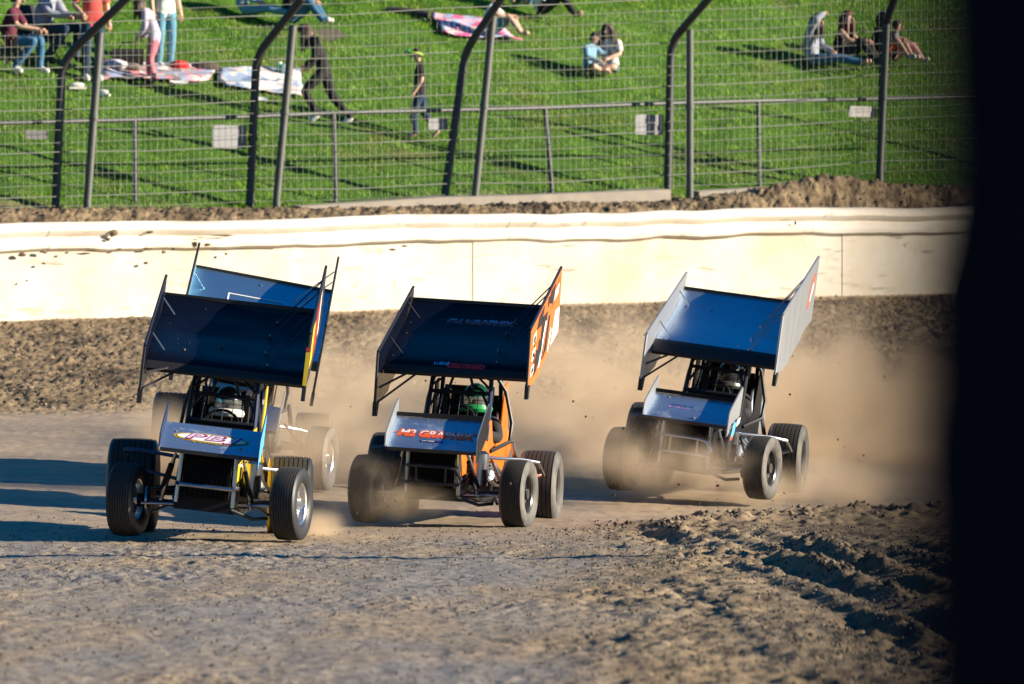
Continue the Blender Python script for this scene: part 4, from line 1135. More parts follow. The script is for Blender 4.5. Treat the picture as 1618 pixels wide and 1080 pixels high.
def print_1(car, fp_, bp_, P):
    x, c = .0, .43
    fp_('logo_ring', *oval(.335, .108), M_yellow, x, c, .0030, -.02, 'front'); fp_('logo_ring', *oval(.324, .100), M_blkmatt, x, c, .0038, -.02, 'front')
    fp_('logo_ring', *oval(.310, .090), M_yellow, x, c, .0046, -.02, 'front'); fp_('logo_field', *oval(.300, .082), M_white, x, c, .0054, -.02, 'front')
    for ch, xx in (('P', -.165), ('B', .015), ('J', .185)):
        V, Fv = text_polys(ch, .185, .28, .012, 1.55); fp_('logo_letter', V, Fv, M_purple, x + xx, c + .01, .0062, 0, 'front')
        V, Fv = text_polys(ch, .172, .28, .001, 1.55); fp_('logo_letter', V, Fv, pm('pale_lilac_vinyl', (.66, .52, .66), .4, var=.3, scale=20), x + xx - .004, c + .02, .0070, 0, 'front')
    V, Fv = small_print(.36, .020, 13, 1); fp_('logo_text', V, Fv, pm('gold_vinyl', (.5, .32, .06), .4, var=.2), x + .02, c - .20, .004, -.02, 'front')
    bp_('board_stripe', [(.0, .03), (.06, .03), (.06, .42), (.0, .42)], M_yellow); bp_('board_stripe', [(.0, .43), (.06, .43), (.06, .47), (.0, .47)], M_red)
    bp_('board_number', [(.12, .2), (.34, .15), (.38, .8), (.18, .9)], M_yellow); bp_('board_number', [(.42, .1), (.60, .15), (.62, .9), (.46, .85)], M_red); bp_('board_number', [(.66, .2), (.74, .2), (.76, .9), (.68, .85)], M_white)
    # yellow wrap round the front edge of the board and a little red flash
    fl, fh, rl, rh = CARS[1]['boardL']
    P('board_edge', MB().box((.715 + .012, -.60 - .021, fl + .02 + .15), (.034, .008, .30)), M_yellow, car, smooth=False)
    P('board_edge', MB().box((.715 + .012, -.60 - .021, fl + .345), (.034, .008, .035)), M_red, car, smooth=False)
def print_2(car, fp_, bp_, P):
    for surf, x, c, k, ma, mb_ in (('front', .0, .40, 1.0, M_white, M_redor), ('top', .02, .80, .92, pm('grey_lilac_vinyl', (.42, .42, .62), .4, var=.2), pm('dull_red_vinyl', (.42, .06, .07), .4, var=.2))):
        V, Fv = text_polys('M2 GRAPHIX', .172 * k, .10, .016, .72); fp_('wing_lettering', V, Fv, mb_, x, c - .004, .003, -.03, surf)
        V, Fv = text_polys('M2 GRAPHIX', .164 * k, .10, .002, .725, above=.004)
        fp_('wing_lettering', [(a, b) for a, b in V], Fv, ma, x - .002, c + .004, .0042, -.03, surf)
        V, Fv = small_print(.26 * k, .014, 12, 2); fp_('wing_lettering', V, Fv, mb_, x, c + (.12 if surf == 'front' else .05), .003, -.03, surf)
        for sg in (-1, 1): fp_('wing_curl', *swirl(sg), mb_, x + sg * .33 * k, c - .01, .0035, 0, surf)
    fp_('sponsor_strip', [(-.11, -.016), (.11, -.016), (.115, .016), (-.105, .016)], [(0, 1, 2, 3)], M_navy, -.02, .165, .003, -.02, 'front')
    V, Fv = small_print(.12, .014, 7, 3); fp_('sponsor_text', V, Fv, M_white, -.05, .165, .0045, -.02, 'front')
    V, Fv = text_polys('ORCHARD', .062, 0, .008, 1.2); fp_('nose_lettering', V, Fv, M_red, .07, .040, .004, 0, 'top')
    V, Fv = text_polys('ORCHARD', .056, 0, .0, 1.22); fp_('nose_lettering', V, Fv, pm('dark_red_vinyl', (.14, .01, .015), .4), .07, .040, .0055, 0, 'top')
    V, Fv = small_print(.15, .042, 6, 4); fp_('nose_lettering', V, Fv, M_skyblue, -.17, .052, .0055, .05, 'top')
    bp_('board_number', [(.46, .02), (.58, .10), (.66, .58), (.60, .62)], M_blkmatt); bp_('board_number', [(.72, .02), (.98, .02), (.98, .42), (.84, .48), (.78, .26)], M_white)
    bp_('board_number', [(.28, .10), (.44, .06), (.56, .74), (.40, .80)], M_blkmatt, .003); bp_('board_number', [(.30, .02), (.36, .02), (.54, .60), (.49, .64)], M_white, .004)
    bp_('board_number', [(.70, .64), (.94, .66), (.97, .92), (.74, .90)], pm('deep_orange_vinyl', (.55, .10, .02), .4)); bp_('board_lettering', [(.76, .70), (.90, .71), (.92, .85), (.79, .84)], M_white, .004)
    bp_('board_flame', [(.16, .02), (.26, .04), (.34, .40), (.30, .56), (.27, .36), (.22, .44)], M_blkmatt, .0035); bp_('board_flame', [(.56, .86), (.72, .70), (.80, .96), (.64, .97)], M_blkmatt, .0035); bp_('board_flame', [(.20, .78), (.36, .70), (.44, .96), (.26, .95)], M_blkmatt, .0035); bp_('board_flame', [(.60, .02), (.64, .02), (.72, .28), (.68, .36)], M_white, .0045)
    for a, b in ((.06, .10), (.07, .36), (.09, .62)): bp_('board_sticker', [(a, b), (a + .10, b), (a + .11, b + .17), (a + .01, b + .17)], M_white); bp_('board_sticker', [(a + .02, b + .03), (a + .085, b + .03), (a + .09, b + .12), (a + .025, b + .12)], M_blkmatt, .003)
    for a, b in ((.13, .55), (.14, .25), (.36, .52), (.55, .80), (.37, .20)): bp_('board_slot', [(a, b), (a + .025, b), (a + .035, b + .16), (a + .01, b + .16)], M_blkmatt, .005)
def print_3(car, fp_, bp_, P):
    V, Fv = small_print(.24, .020, 9, 5); fp_('sponsor_text', V, Fv, M_navy, -.10, .52, .003, -.03, 'front')
    V, Fv = small_print(.26, .026, 8, 6); fp_('sponsor_text', V, Fv, M_pink, -.10, .40, .003, -.03, 'front')
    V, Fv = small_print(.14, .016, 6, 7); fp_('sponsor_text', V, Fv, M_navy, .12, .36, .003, -.03, 'front')
    bp_('board_number', [(.76, .38), (.81, .34), (.92, .54), (.95, .76), (.90, .84), (.80, .70)], pm('faded_red_vinyl', (.52, .12, .07), .5, var=.2)); bp_('board_number', [(.81, .46), (.84, .44), (.90, .58), (.91, .70), (.86, .68)], M_white, .004)
    for a in (.2, .38, .56): bp_('board_seam', [(a, .02), (a + .006, .02), (a + .006, .98), (a, .98)], pm('grey_seam', (.3, .3, .3), .5), .003)
    x = .455 + .016
    for poly, m in (([(-1.58, .66), (-1.40, .68), (-1.30, .82), (-1.48, .80)], M_skyblue), ([(-1.60, .63), (-1.5, .63), (-1.42, .67), (-1.56, .67)], M_redor), ([(-1.3, .76), (-1.12, .8), (-1.10, .86), (-1.26, .84)], M_white)):
        mb = MB(); mb.add([(x, y, z) for y, z in poly], [tuple(range(len(poly)))]); P('plate_decal', mb, m, car, smooth=False)
def print_4(car, fp_, bp_, P):
    L_ = [(-.28, .0), (.30, .0), (.30, -.018), (-.264, -.018), (-.264, -.5), (-.28, -.5)]
    fp_('wing_number', L_, [(0, 1, 2, 3), (0, 3, 4, 5)], M_white, -.05, .80, .006, 0, 'top')

CARS = {
 1: dict(label='dark blue winged sprint car with a yellow oval logo on its front wing, leading', pose=(-2.673, 60.187, .02, -.41, 1.5, -.6), droll=5.0, dx=-.03, z=(1.50, 2.09, .785, .99), steer=-14, rim=M_chrome, side=M_side_clean, lr_cover=M_yellow,
     wing=M_blkwing, boardR=(1.24, 1.63, 1.75, 2.30), boardL=(1.42, 1.90, 1.98, 2.55), board_in=M_blkwing, board_out=M_blkwing, board_out_r=M_blkwing, edge=M_tube, fwing=M_alu_c, fplate=M_blueblk, fplate_out=M_skyblue, fplate_edge=M_blueblk,
     hood=M_blk, panel=M_yellow, panel_r=M_blk, tank=M_yellow, bumper=(.47, .62), helmet=(pm('black_helmet', (.012, .016, .028), .2, 0, coat=.8), pm('white_chin', (.6, .6, .58), .35, var=.5, scale=25), M_visor_clear), driver='driver with a white and black helmet in the leading dark blue car', print=print_1, dent=.020, arm=.33, cage=M_blueblk, upr=M_steel),
 2: dict(label='black winged sprint car with orange sides and red lettering on its wings', pose=(-.511, 64.389, .02, -7.9, 1.8, -.8), droll=1.7, dx=-.06, z=(1.49, 2.11, .74, 1.01), steer=-7, rim=M_blackrim, side=M_side,
     wing=M_blkwing, boardR=(1.11, 1.60, 1.70, 2.27), boardL=(1.36, 1.90, 1.92, 2.55), board_in=M_blkwing, board_out=M_orange, board_out_r=M_blkwing, edge=M_tube, fwing=M_alu_c, fplate=M_silver, fplate_out=M_blk, fplate_edge=M_silver, fw_strip=M_blkmatt,
     hood=M_blk, panel=M_orange, panel_r=M_blk, tank=M_orange, bumper=(.40, .56), bumper_loop=True, bump_m=M_tube, helmet=(pm('green_black_helmet', (.008, .07, .035), .18, .2, var=.6, scale=8, coat=.8), pm('green_chin', (.02, .30, .08), .3), M_visor_clear), driver='driver in a dark green helmet inside the black and orange car', hx=.10, print=print_2, strut=M_blueblk, strutR=M_tube, upr=M_steel, cage=M_blueblk),
 3: dict(label='bare aluminium winged sprint car at right trailing a brown dust cloud', pose=(2.028, 69.063, .229, -11.1, 3.5, .4), droll=4.2, dx=-.04, z=(1.435, 1.99, .79, .995), steer=-9, rim=M_blackrim, side=M_side,
     wing=M_alu, nose_c=.10, boardR=(1.09, 1.55, 1.65, 2.19), boardL=(1.32, 1.93, 1.88, 2.54), board_in=M_silver, board_out=M_silver, board_out_r=M_silver, edge=M_silver, fwing=M_alu, fplate=M_silver, fplate_edge=M_silver, fw_strip=M_blk,
     hood=M_blk, panel=M_blk, panel_r=M_blk, tank=M_silver, bumper=(.44, .60), bumper_loop=True, helmet=(pm('grey_helmet', (.05, .05, .052), .25, .2, coat=.6), pm('dark_chin', (.05, .05, .05), .4), M_visor), driver='driver in a dark grey helmet in the bare aluminium car at right', hx=.06, hw=.675, print=print_3, strut=M_steel, upr=M_steel),
 4: dict(label='blue winged sprint car half hidden in dust behind the leading car', pose=(-2.70, 68.5, .335, 1.5, 3.3, .8), droll=7.2, dx=-.20, z=(1.36, 2.06, .66, .87), steer=-14, rim=M_chrome, side=M_side,
     wing=M_alu_dk, boardR=(1.05, 1.62, 1.72, 2.34), boardL=(1.05, 1.75, 1.75, 2.46), board_in=M_alu_dk, board_out=M_blk, board_out_r=M_blk, edge=M_tube, fwing=M_ltgrey, fplate=M_ltgrey, fplate_edge=M_silver,
     hood=M_ltgrey, panel=M_blk, panel_r=M_ltgrey, tank=M_blk, bumper=(.44, .60), bumper_loop=True, helmet=(pm('dark_blue_helmet', (.02, .05, .16), .25, .1, coat=.6), pm('dark_chin', (.05, .05, .05), .4), M_visor), driver='driver in a blue helmet in the dusty car behind the leader', print=print_4, strut=M_steel, upr=M_steel),
}
for k in (1, 2, 3, 4): sprint_car(CARS[k])

# ================================================================== SPECTATORS
def at(px, py):
    p = on_ground(px, py); p.z = hz(p.x, p.y); return p
jeans_b = cloth('mid_blue_denim', (.035, .13, .24), .3); jeans_d = cloth('dark_denim', (.012, .035, .075), .3); jeans_l = cloth('light_denim', (.10, .26, .36), .3)
c_black = cloth('black_cotton', (.012, .012, .014)); c_maroon = cloth('maroon_cotton', (.09, .012, .03)); c_grey = cloth('heather_grey', (.26, .28, .36)); c_red = cloth('coral_red', (.50, .07, .06))
c_lilac = cloth('pale_lilac', (.42, .38, .47)); c_pink = cloth('dusty_pink', (.50, .14, .19)); c_mint = cloth('pale_mint', (.62, .70, .62)); c_white = cloth('white_cotton', (.68, .67, .63)); c_orange = cloth('orange_shorts', (.60, .14, .05))
c_blue = cloth('faded_blue', (.16, .30, .42)); c_strp = cloth('red_and_white_stripe', (.66, .34, .32), .6, 22); c_denim_s = cloth('denim_shorts', (.05, .20, .30), .3)
sh_w = cloth('white_shoes', (.6, .6, .58)); sh_d = cloth('dark_shoes', (.03, .03, .035)); sh_t = cloth('tan_shoes', (.35, .22, .13))
h_br = pm('brown_hair', (.050, .026, .014), .6, var=.4, scale=18); h_dk = pm('dark_hair', (.016, .010, .008), .6, var=.4, scale=18); h_rd = pm('auburn_hair', (.10, .022, .010), .55, var=.4, scale=18)
D2R = math.radians
man = at(14, 113)
person('man in maroon shirt and blue jeans sitting forward in a dark camp chair', 'chair', man, D2R(-12), 1.04, c_maroon, 'short', jeans_b, 'long', sh_w, M_skin, h_dk, girth=1.1)
p2 = at(70, 100)
person('person in a heather grey sweatshirt and dark trousers sitting behind the man in maroon', 'chair', p2, D2R(-25), 1.12, c_grey, 'long', jeans_d, 'long', sh_d, M_skin, h_br, girth=1.08)
person('person in a coral red top and dark jeans standing beside the leftmost fence brace', 'stand', at(146, 124), D2R(-70), 1.06, c_red, 'short', jeans_d, 'long', sh_w, M_skin, h_br, edit=dict(wrR=(.16, -.20, .98), elR=(-.06, -.26, 1.12)))
person('girl in lilac sweater and dusty pink trousers stooping beside the patterned blanket', 'stoop', at(243, 134), D2R(165), .86, c_lilac, 'long', c_pink, 'long', sh_d, M_skin, h_br, .30)
person('woman in a pale mint tank top and light jeans standing behind the girl in pink', 'stand', at(261, 105), D2R(-60), 1.02, c_mint, 'none', jeans_l, 'long', sh_w, M_skin, h_br, .3)
person('person in light jeans sitting with legs out at the very top of the grass', 'legsout', at(384, 27), D2R(-14), .95, c_blue, 'long', jeans_l, 'long', sh_w, M_skin, h_br)
person('person in black top and blue jeans sitting with knees up behind the second curved post', 'kneesup', at(456, 45), D2R(-20), 1.0, c_black, 'short', jeans_b, 'long', sh_w, M_skin, h_dk)
person('woman all in black striding uphill to the left with her head down', 'stride', at(513, 200), D2R(183), 1.02, c_black, 'long', c_black, 'long', sh_w, M_skin2, h_br, .32)
def goggles(root, J, size, fw, lf, up):
    hc = J['head'] + up * .045
    ring = [(hc + (fw * math.cos(a) * .118 + lf * math.sin(a) * .112) + up * (.035 * math.cos(a))) * size for a in np.linspace(0, 2 * math.pi, 20)[:-1]]
    part('head_strap', MB().tube(ring, .026 * size, 6, close=True), pm('lime_strap', (.50, .72, .02), .5, var=.1), root)
    m = MB(); c = (hc + fw * .13 + up * .05) * size; m.ico(c, .075 * size, sc=(.8, 1.1, .75), n=(10, 7)); part('goggles', m, pm('green_goggles', (.03, .30, .05), .3, var=.2), root)
    part('goggle_lens', MB().ico(c + fw * .035 * size, .05 * size, sc=(.8, 1.2, .7), n=(10, 6)), pm('blue_lens', (.01, .05, .16), .15, var=.05), root)
person('boy in black tee and baggy jeans with lime green goggles on his head', 'walk', at(665, 217), D2R(180), .845, c_black, 'short', jeans_d, 'long', None, M_skin, h_dk, girth=1.08, extra=goggles)
person('child in blue shorts sitting with bare legs on the pink blanket', 'kneesup', at(772, 64), D2R(-15), .92, c_white, 'short', c_denim_s, 'short', None, M_skin, h_br)
person('person in blue jeans with bare feet sitting right of the pink blanket', 'kneesup', at(826, 18), D2R(-95), .95, c_white, 'short', jeans_b, 'long', None, M_skin, h_br)
person('person in white top and black trousers crouched beside the barefoot person in jeans', 'kneesup', at(850, 34), D2R(-8), 1.0, c_white, 'long', c_black, 'long', sh_t, M_skin, h_dk)
person('small boy in a blue top and dark shorts leaning against a girl in white', 'cross', at(930, 123), D2R(-35), .82, c_blue, 'long', c_black, 'short', None, M_skin, h_dk, edit=dict(neck=(.06, .05, .62), head=(.10, .08, .74), crown=(.08, .10, .83), wrL=(.22, .34, .46), elL=(.14, .26, .44)))
person('girl in white tee and denim shorts with long brown hair sitting beside the small boy', 'cross', at(964, 122), D2R(-115), .98, c_white, 'short', c_denim_s, 'short', sh_w, M_skin, h_br, .34, edit=dict(knL=(.30, .22, .14), anL=(.46, -.20, .07), knR=(.34, -.32, .22), anR=(.40, .02, .07)))
person('person in grey hoodie and blue jeans sitting with legs out, arm shading the eyes', 'legsout', at(1284, 103), D2R(-22), 1.06, c_grey, 'long', jeans_b, 'long', None, M_skin, h_dk, .34, girth=1.05, edit=dict(elR=(.16, -.24, .78), wrR=(.20, -.06, .86), head=(.09, -.02, .74), crown=(.07, -.02, .83), neck=(.03, 0, .62)))
person('woman with long auburn hair in black clothes sitting with knees up, middle of the three', 'kneesup', at(1328, 101), D2R(-24), 1.08, c_black, 'none', c_black, 'long', sh_d, M_skin, h_rd, .42)
person('person in a black top and orange shorts sitting by the rightmost fence post', 'kneesup', at(1388, 98), D2R(-30), 1.02, c_black, 'long', c_orange, 'short', sh_w, M_skin, h_dk, .2)
person('child in grey top and red and white striped trousers sitting right of the last post', 'kneesup', at(1410, 100), D2R(-8), .86, c_grey, 'short', c_strp, 'long', sh_w, M_skin, h_br)

# ------------------------------------------------------------------ camp chairs
def camp_chair(p, rz, label, size=1.0):
    t = thing('camp_chair', label, 'chair', p, (0, 0, rz), 'camp chairs on the grass')
    m = pm('navy_canvas', (.012, .016, .03), .9, var=.2); k = size
    part('seat', MB().box((0, 0, .36 * k), (.48 * k, .50 * k, .03)), m, t, smooth=False)
    part('backrest', MB().box((-.25 * k, 0, .62 * k), (.03, .52 * k, .46 * k), M=Matrix.Rotation(-.12, 3, 'Y')), m, t, smooth=False)
    for sx in (-1, 1):
        for sy in (-1, 1): part('leg', MB().tube([(sx * .24 * k, sy * .24 * k, -.06), (-sx * .05 * k, sy * .25 * k, .36 * k)], .012, 6), M_dark_post, t)
    for sy in (-1, 1): part('armrest', MB().box((.0, sy * .27 * k, .55 * k), (.44 * k, .05, .02)), m, t, smooth=False)
    for sy in (-1, 1): part('back_pole', MB().tube([(-.22 * k, sy * .25 * k, .0), (-.27 * k, sy * .25 * k, .86 * k)], .012, 6), M_dark_post, t)
camp_chair(man - Vector((.03, 0, 0)), D2R(-12), 'dark navy camp chair under the man in maroon shirt', 1.04)
camp_chair(p2 - Vector((.03, 0, 0)), D2R(-25), 'dark navy camp chair under the person in the grey sweatshirt', 1.1)

# ------------------------------------------------------------------ blankets and the clutter on them
def patch_mat(nm, cols, scale):
    m = bpy.data.materials.new(nm); m.use_nodes = True; nt = m.node_tree; b = nt.nodes['Principled BSDF']; b.inputs['Roughness'].default_value = .95
    tc = nt.nodes.new('ShaderNodeTexCoord'); v = nt.nodes.new('ShaderNodeTexVoronoi'); v.inputs['Scale'].default_value = scale; v.distance = 'CHEBYCHEV'
    nt.links.new(tc.outputs['Object'], v.inputs['Vector']); r = nt.nodes.new('ShaderNodeValToRGB'); r.color_ramp.interpolation = 'CONSTANT'
    el = r.color_ramp.elements
    while len(el) < len(cols): el.new(.5)
    for i, c in enumerate(cols): el[i].position = i / len(cols); el[i].color = c + (1,)
    nt.links.new(v.outputs['Color'], r.inputs[0]); nt.links.new(r.outputs[0], b.inputs['Base Color']); return m
def blanket(corn, label, mat, seed):
    P = [at(*c) for c in corn]; n = 16; V = []; c0 = sum(P, Vector()) / 4
    for i in range(n + 1):
        for j in range(n + 1):
            a, b = i / n, j / n
            p = (P[0] * (1 - a) + P[1] * a) * (1 - b) + (P[3] * (1 - a) + P[2] * a) * b
            e = float(vnoise(np.array([a * 3.1 + seed]), np.array([b * 3.3]), 91)[0]); f = float(vnoise(np.array([a * 8 + seed]), np.array([b * 8.]), 92)[0])
            x, y = p.x + .05 * e, p.y + .05 * f; V.append((x, y, hz(x, y) + .065 + .035 * e + .03 * abs(f)))
    m = MB(); m.add([Vector(v) - c0 for v in V], [(i * (n + 1) + j, (i + 1) * (n + 1) + j, (i + 1) * (n + 1) + j + 1, i * (n + 1) + j + 1) for i in range(n) for j in range(n)])
    o = link('blanket', m.mesh('blanket', mat), None, label=label, category='blanket', group='picnic blankets on the grass'); o.location = c0
    md = o.modifiers.new('thick', 'SOLIDIFY'); md.thickness = .02; return o
blanket([(158, 128), (330, 134), (345, 108), (160, 99)], 'patterned pink and grey blanket strewn with bags by the girl in pink', patch_mat('pink_grey_patchwork', [(.45, .3, .34), (.16, .14, .16), (.55, .5, .46), (.25, .28, .42), (.5, .2, .24), (.34, .28, .24)], 6), 1)
blanket([(352, 140), (478, 156), (476, 116), (345, 113)], 'white and blue patchwork blanket by the woman in black', patch_mat('white_blue_patchwork', [(.68, .62, .58), (.16, .24, .42), (.7, .66, .6), (.6, .5, .48), (.30, .40, .55), (.72, .68, .64)], 5), 5)
blanket([(700, 64), (824, 72), (770, 44), (684, 32)], 'bright pink floral blanket under the child with bare legs', patch_mat('pink_floral', [(.75, .16, .34), (.7, .5, .5), (.62, .10, .26), (.30, .42, .62), (.78, .36, .45), (.75, .6, .55)], 7), 9)
def lump(nm, label, cat, px, py, r, sc, mat, seed, up=.10):
    p = at(px, py); m = MB().ico((0, 0, 0), r, sc=sc, seed=seed, jit=.13, n=(14, 9))
    o = link(nm, m.mesh(nm, mat), None, label=label, category=cat); o.location = p + Vector((0, 0, up)); return o
lump('jacket', 'bright red jacket heaped on the patterned blanket', 'jacket', 282, 112, .17, (1.0, .7, .55), cloth('bright_red', (.55, .01, .02)), 1)
lump('jacket', 'brown jacket heaped at the right end of the patterned blanket', 'jacket', 322, 114, .20, (1.2, .8, .5), cloth('brown_wool', (.07, .05, .04)), 2)
lump('sweater', 'grey brown sweater crumpled in the middle of the patterned blanket', 'sweater', 208, 116, .15, (1.1, .7, .5), cloth('grey_brown', (.16, .13, .12)), 3)
lump('jacket', 'white and lilac jacket bundled beside the leftmost brace', 'jacket', 182, 112, .17, (1.2, .8, .55), cloth('white_lilac', (.55, .52, .60), .4, 6), 4)
def bag(px, py, label):
    t = thing('tote_bag', label, 'bag', at(px, py) + Vector((0, 0, .03)), (0, 0, .1)); m = c_black
    part('body', MB().prism([(-.12, 0), (-.14, .20), (-.08, .26), (.08, .26), (.14, .20), (.12, 0)], -.24, .24), m, t)
    part('strap', MB().tube([(-.14, 0, .24), (-.10, 0, .36), (.10, 0, .36), (.14, 0, .24)], .014, 6), m, t)
bag(202, 104, 'black tote bag standing on the patterned blanket')
def plate(px, py, label, r=.12):
    p = at(px, py); o = link('plate', MB().lathe([(0, 0), (0, r * .6), (.018, r), (.024, r), (.008, r * .6), (.008, 0)], 20, 'z').mesh('plate', pm('white_paper_plate', (.75, .75, .72), .7, var=.03)), None, label=label, category='plate', group='paper plates on the grass'); o.location = p + Vector((0, 0, .07)); o.rotation_euler = (.30, .05, 0)
plate(268, 128, 'white paper plate beside the heel of the girl in pink'); plate(283, 135, 'second paper plate, just below the first by the girl in pink', .15); plate(411, 164, 'white paper plate alone on the grass below the patchwork blanket', .12)
def shoe(px, py, label, rz):
    t = thing('shoe', label, 'shoe', at(px, py) + Vector((0, 0, .05)), (0, 0, rz), 'shoes left on the grass')
    part('upper', MB().ico((0, 0, .045), .06, sc=(2.0, .8, .75), n=(12, 8)), sh_w, t); part('sole', MB().box((0, 0, .0), (.27, .10, .03)), pm('rubber_sole', (.6, .58, .52), .8), t)
shoe(122, 138, 'white shoe lying left of the feet of the person in red', .3); shoe(160, 149, 'white shoe lying right of the leftmost brace on open grass', -.2)
def cup(px, py, label, mat):
    t = thing('cup', label, 'cup', at(px, py) + Vector((0, 0, .05)), group='cups by the blanket')
    part('body', MB().lathe([(0, 0), (0, .034), (.14, .046), (.14, .0)], 16, 'z'), mat, t); part('lid', MB().lathe([(.141, 0), (.141, .05), (.16, .048), (.16, 0)], 16, 'z'), pm('cup_lid', (.6, .62, .6), .5), t)
cup(441, 120, 'green cup standing at the top edge of the patchwork blanket', pm('green_cup', (.05, .40, .22), .4)); cup(449, 123, 'pale cup standing next to the green cup', pm('pale_cup', (.45, .62, .62), .4))
p = at(644, 30); o = link('rolled_mat', MB().tube([(-.36, 0, .05), (0, .01, .06), (.36, 0, .05)], [.06, .066, .06], 12).mesh('rolled_mat', cloth('dark_mat', (.05, .04, .045), .5, 5)), None, label='dark rolled mat lying on the grass left of the pink blanket', category='mat'); o.location = p; o.rotation_euler = (0, .12, -.18)
p = at(515, 64)
m = MB(); nn = 14; m.add([(0, 0, .05)] + [(.33 * math.cos(a) * random.uniform(.7, 1.1), .30 * math.sin(a), .30 * math.sin(a) * .38 + .06) for a in np.linspace(0, 2 * math.pi, nn + 1)[:-1]], [(0, 1 + i, 1 + (i + 1) % nn) for i in range(nn)])
o = link('bare_earth_patch', m.mesh('bare_earth_patch', M_dirt_clod), None, kind='structure'); o.location = p

# ================================================================== POST BY THE CAMERA, ADDED SHADOW POLE
PY_ = [-400, 0, 150, 300, 345, 400, 450, 520, 570, 640, 700, 760, 820, 900, 990, 1080, 1400]
PX_ = [1530, 1534, 1540, 1546, 1536, 1506, 1494, 1502, 1512, 1492, 1478, 1484, 1494, 1486, 1500, 1496, 1494]
Dp = 1.6; axx = .14
pts = sorted([(z_at(y, Dp), axx - (1500 + (x - 1500) * .7 - 150 - CX) / FPX * Dp) for y, x in zip(PY_, PX_)])
z0, z1 = pts[0][0], pts[-1][0]
prof = [(0.0, .0), (0.0, .045)]
zz = .05
while zz < 2.6:
    if z0 < zz < z1: r = float(np.interp(zz, [a for a, _ in pts], [b for _, b in pts]))
    else: r = .046 + .003 * math.sin(zz * 9) + .003 * math.sin(zz * 31)
    prof.append((zz, r)); zz += .012
prof += [(2.62, .042), (2.64, .0)]
post = thing('padded_post', 'lumpy black padded post, far out of focus, filling the right edge of the view', 'post', (axx, Dp, 0))
part('padding', MB().lathe(prof, 40, 'z'), pm('black_padding', (.002, .003, .008), .95, var=.3, scale=20, spec=.1), post)
part('cap', MB().lathe([(2.62, 0), (2.62, .035), (2.72, .035), (2.73, 0)], 20, 'z'), M_dark_post, post)
for zb in (.5, 1.15, 2.3): part('strap', MB().lathe([(zb - .02, .04), (zb - .02, .054), (zb + .02, .054), (zb + .02, .04)], 32, 'z'), M_blk, post)
lp = thing('shadow_pole', 'unseen grey pole added beyond the right edge, casting a thin shadow line on the track', 'pole', (13.0, 53.1, gz(13, 53.1) - .1))  # out-of-view pole added for its thin shadow line across the track
part('shaft', MB().tube([(0, 0, -.2), (0, 0, 5), (0, 0, 10)], [.17, .16, .15], 14), M_post, lp)
part('pole_head', MB().box((0, -.15, 10.05), (.5, .35, .12)), M_dark_post, lp)

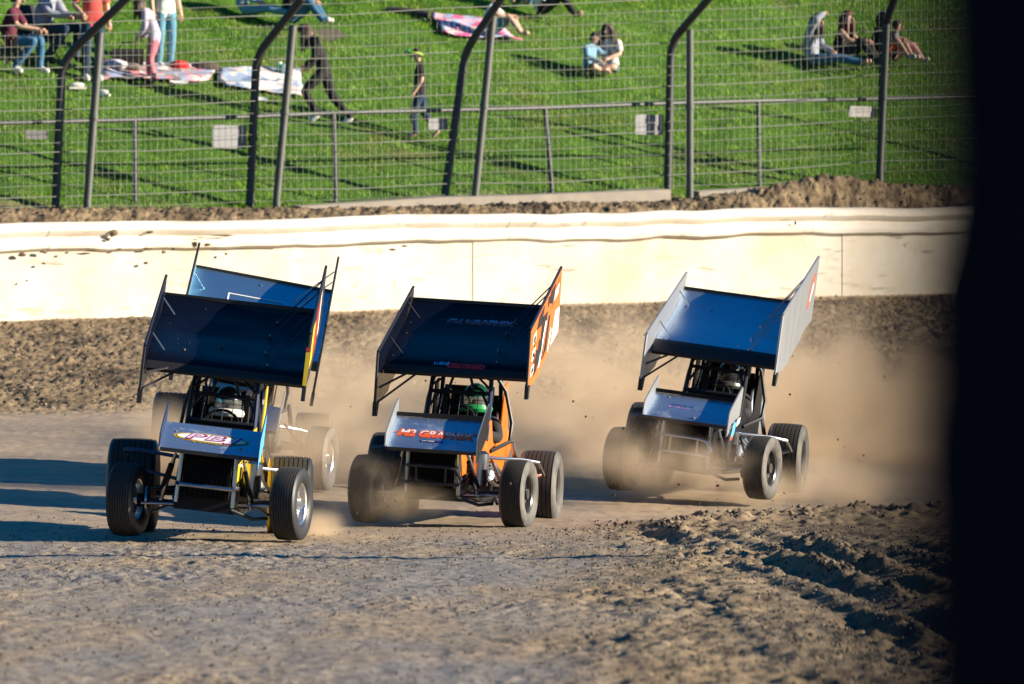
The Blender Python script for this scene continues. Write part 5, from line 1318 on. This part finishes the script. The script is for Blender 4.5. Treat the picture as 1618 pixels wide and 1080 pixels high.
# ================================================================== DUST
def dust(px, py, D, rad, dens, seed, label=None):
    x = (px - CX) / FPX * D; z = z_at(py, D)
    m = bpy.data.materials.new('dust_volume'); m.use_nodes = True; nt = m.node_tree; N = nt.nodes; L = nt.links
    N.remove(N['Principled BSDF']); v = N.new('ShaderNodeVolumePrincipled'); v.inputs['Color'].default_value = (.87, .71, .52, 1); v.inputs['Anisotropy'].default_value = .2
    L.new(v.outputs[0], N['Material Output'].inputs['Volume'])
    tc = N.new('ShaderNodeTexCoord'); ln = N.new('ShaderNodeVectorMath'); ln.operation = 'LENGTH'; L.new(tc.outputs['Object'], ln.inputs[0])
    f = N.new('ShaderNodeMapRange'); f.interpolation_type = 'SMOOTHSTEP'; f.inputs[1].default_value = 1.0; f.inputs[2].default_value = .15; f.inputs[3].default_value = 0; f.inputs[4].default_value = 1
    L.new(ln.outputs['Value'], f.inputs[0])
    mp = N.new('ShaderNodeMapping'); mp.inputs['Location'].default_value = (seed * 3.7, seed * 1.3, 0); mp.inputs['Scale'].default_value = (rad[0] * 1.1, rad[1] * .5, rad[2] * 1.1); L.new(tc.outputs['Object'], mp.inputs[0])
    nz = N.new('ShaderNodeTexNoise'); nz.inputs['Scale'].default_value = 1.5; nz.inputs['Detail'].default_value = 5; L.new(mp.outputs[0], nz.inputs['Vector'])
    r = N.new('ShaderNodeMapRange'); r.inputs[1].default_value = .40; r.inputs[2].default_value = .62; r.inputs[3].default_value = .10; r.inputs[4].default_value = 1.6; L.new(nz.outputs[0], r.inputs[0])
    mu = N.new('ShaderNodeMath'); mu.operation = 'MULTIPLY'; L.new(f.outputs[0], mu.inputs[0]); L.new(r.outputs[0], mu.inputs[1])
    mu2 = N.new('ShaderNodeMath'); mu2.operation = 'MULTIPLY'; L.new(mu.outputs[0], mu2.inputs[0]); mu2.inputs[1].default_value = dens; L.new(mu2.outputs[0], v.inputs['Density'])
    o = link('dust_cloud', MB().ico((0, 0, 0), 1.0, n=(20, 14)).mesh('dust_cloud', m), None, kind='stuff'); o.location = (x, D, z); o.scale = rad
DUST = [(1300, 650, 76.5, (2.1, 3.8, 1.55), .72), (1170, 700, 76, (2.4, 3.6, 1.2), .75), (950, 660, 75, (2.3, 3.6, 1.5), .8), (1130, 770, 70, (2.4, 3.0, .40), 1.1),
        (1010, 715, 67.2, (.72, .9, .50), .85), (1100, 735, 67.0, (.8, .8, .35), .8), (575, 770, 63.0, (.55, .8, .50), 1.2), (640, 790, 63.2, (.6, .7, .28), 1.8), (540, 680, 69.5, (1.4, 2.6, 1.25), .8),
        (455, 715, 66.3, (.95, 1.1, .66), .65), (262, 700, 66.8, (.55, .9, .55), 1.3), (505, 830, 60.6, (.35, .8, .20), 1.6), (820, 745, 70.5, (1.4, 3.0, .75), .8), (1330, 770, 69.5, (.8, 1.6, .4), .9)]
DUST += [(700, 640, 76, (2.2, 3.2, 1.3), .5), (400, 640, 74, (1.6, 2.6, 1.0), .35)]
for i, (a, b, c, d, e) in enumerate(DUST): dust(a, b, c, d, e, i)
# clods and grit in the air
def fly(n, x0, x1, y0, y1, D0, D1, s0, s1):
    P = []; 
    for _ in range(n):
        D = RNG.uniform(D0, D1); px = RNG.uniform(x0, x1); py = RNG.uniform(y0, y1)
        P.append(((px - CX) / FPX * D, D, z_at(py, D)))
    s = s0 + (s1 - s0) * RNG.uniform(0, 1, n) ** 3
    return np.array(P), s
fa = [fly(30, 1200, 1470, 560, 780, 66, 72, .004, .016), fly(40, 880, 1180, 520, 800, 64, 70, .004, .014), fly(30, 530, 900, 600, 820, 60, 66, .005, .018), fly(30, 960, 1250, 760, 830, 65, 68, .006, .022)]
link('flying_dirt', clod_mesh('flying_dirt', np.concatenate([a for a, _ in fa]), np.concatenate([b for _, b in fa]), [pm('dark_flying_dirt', (.04, .03, .022), .95)], 1.0), kind='stuff')
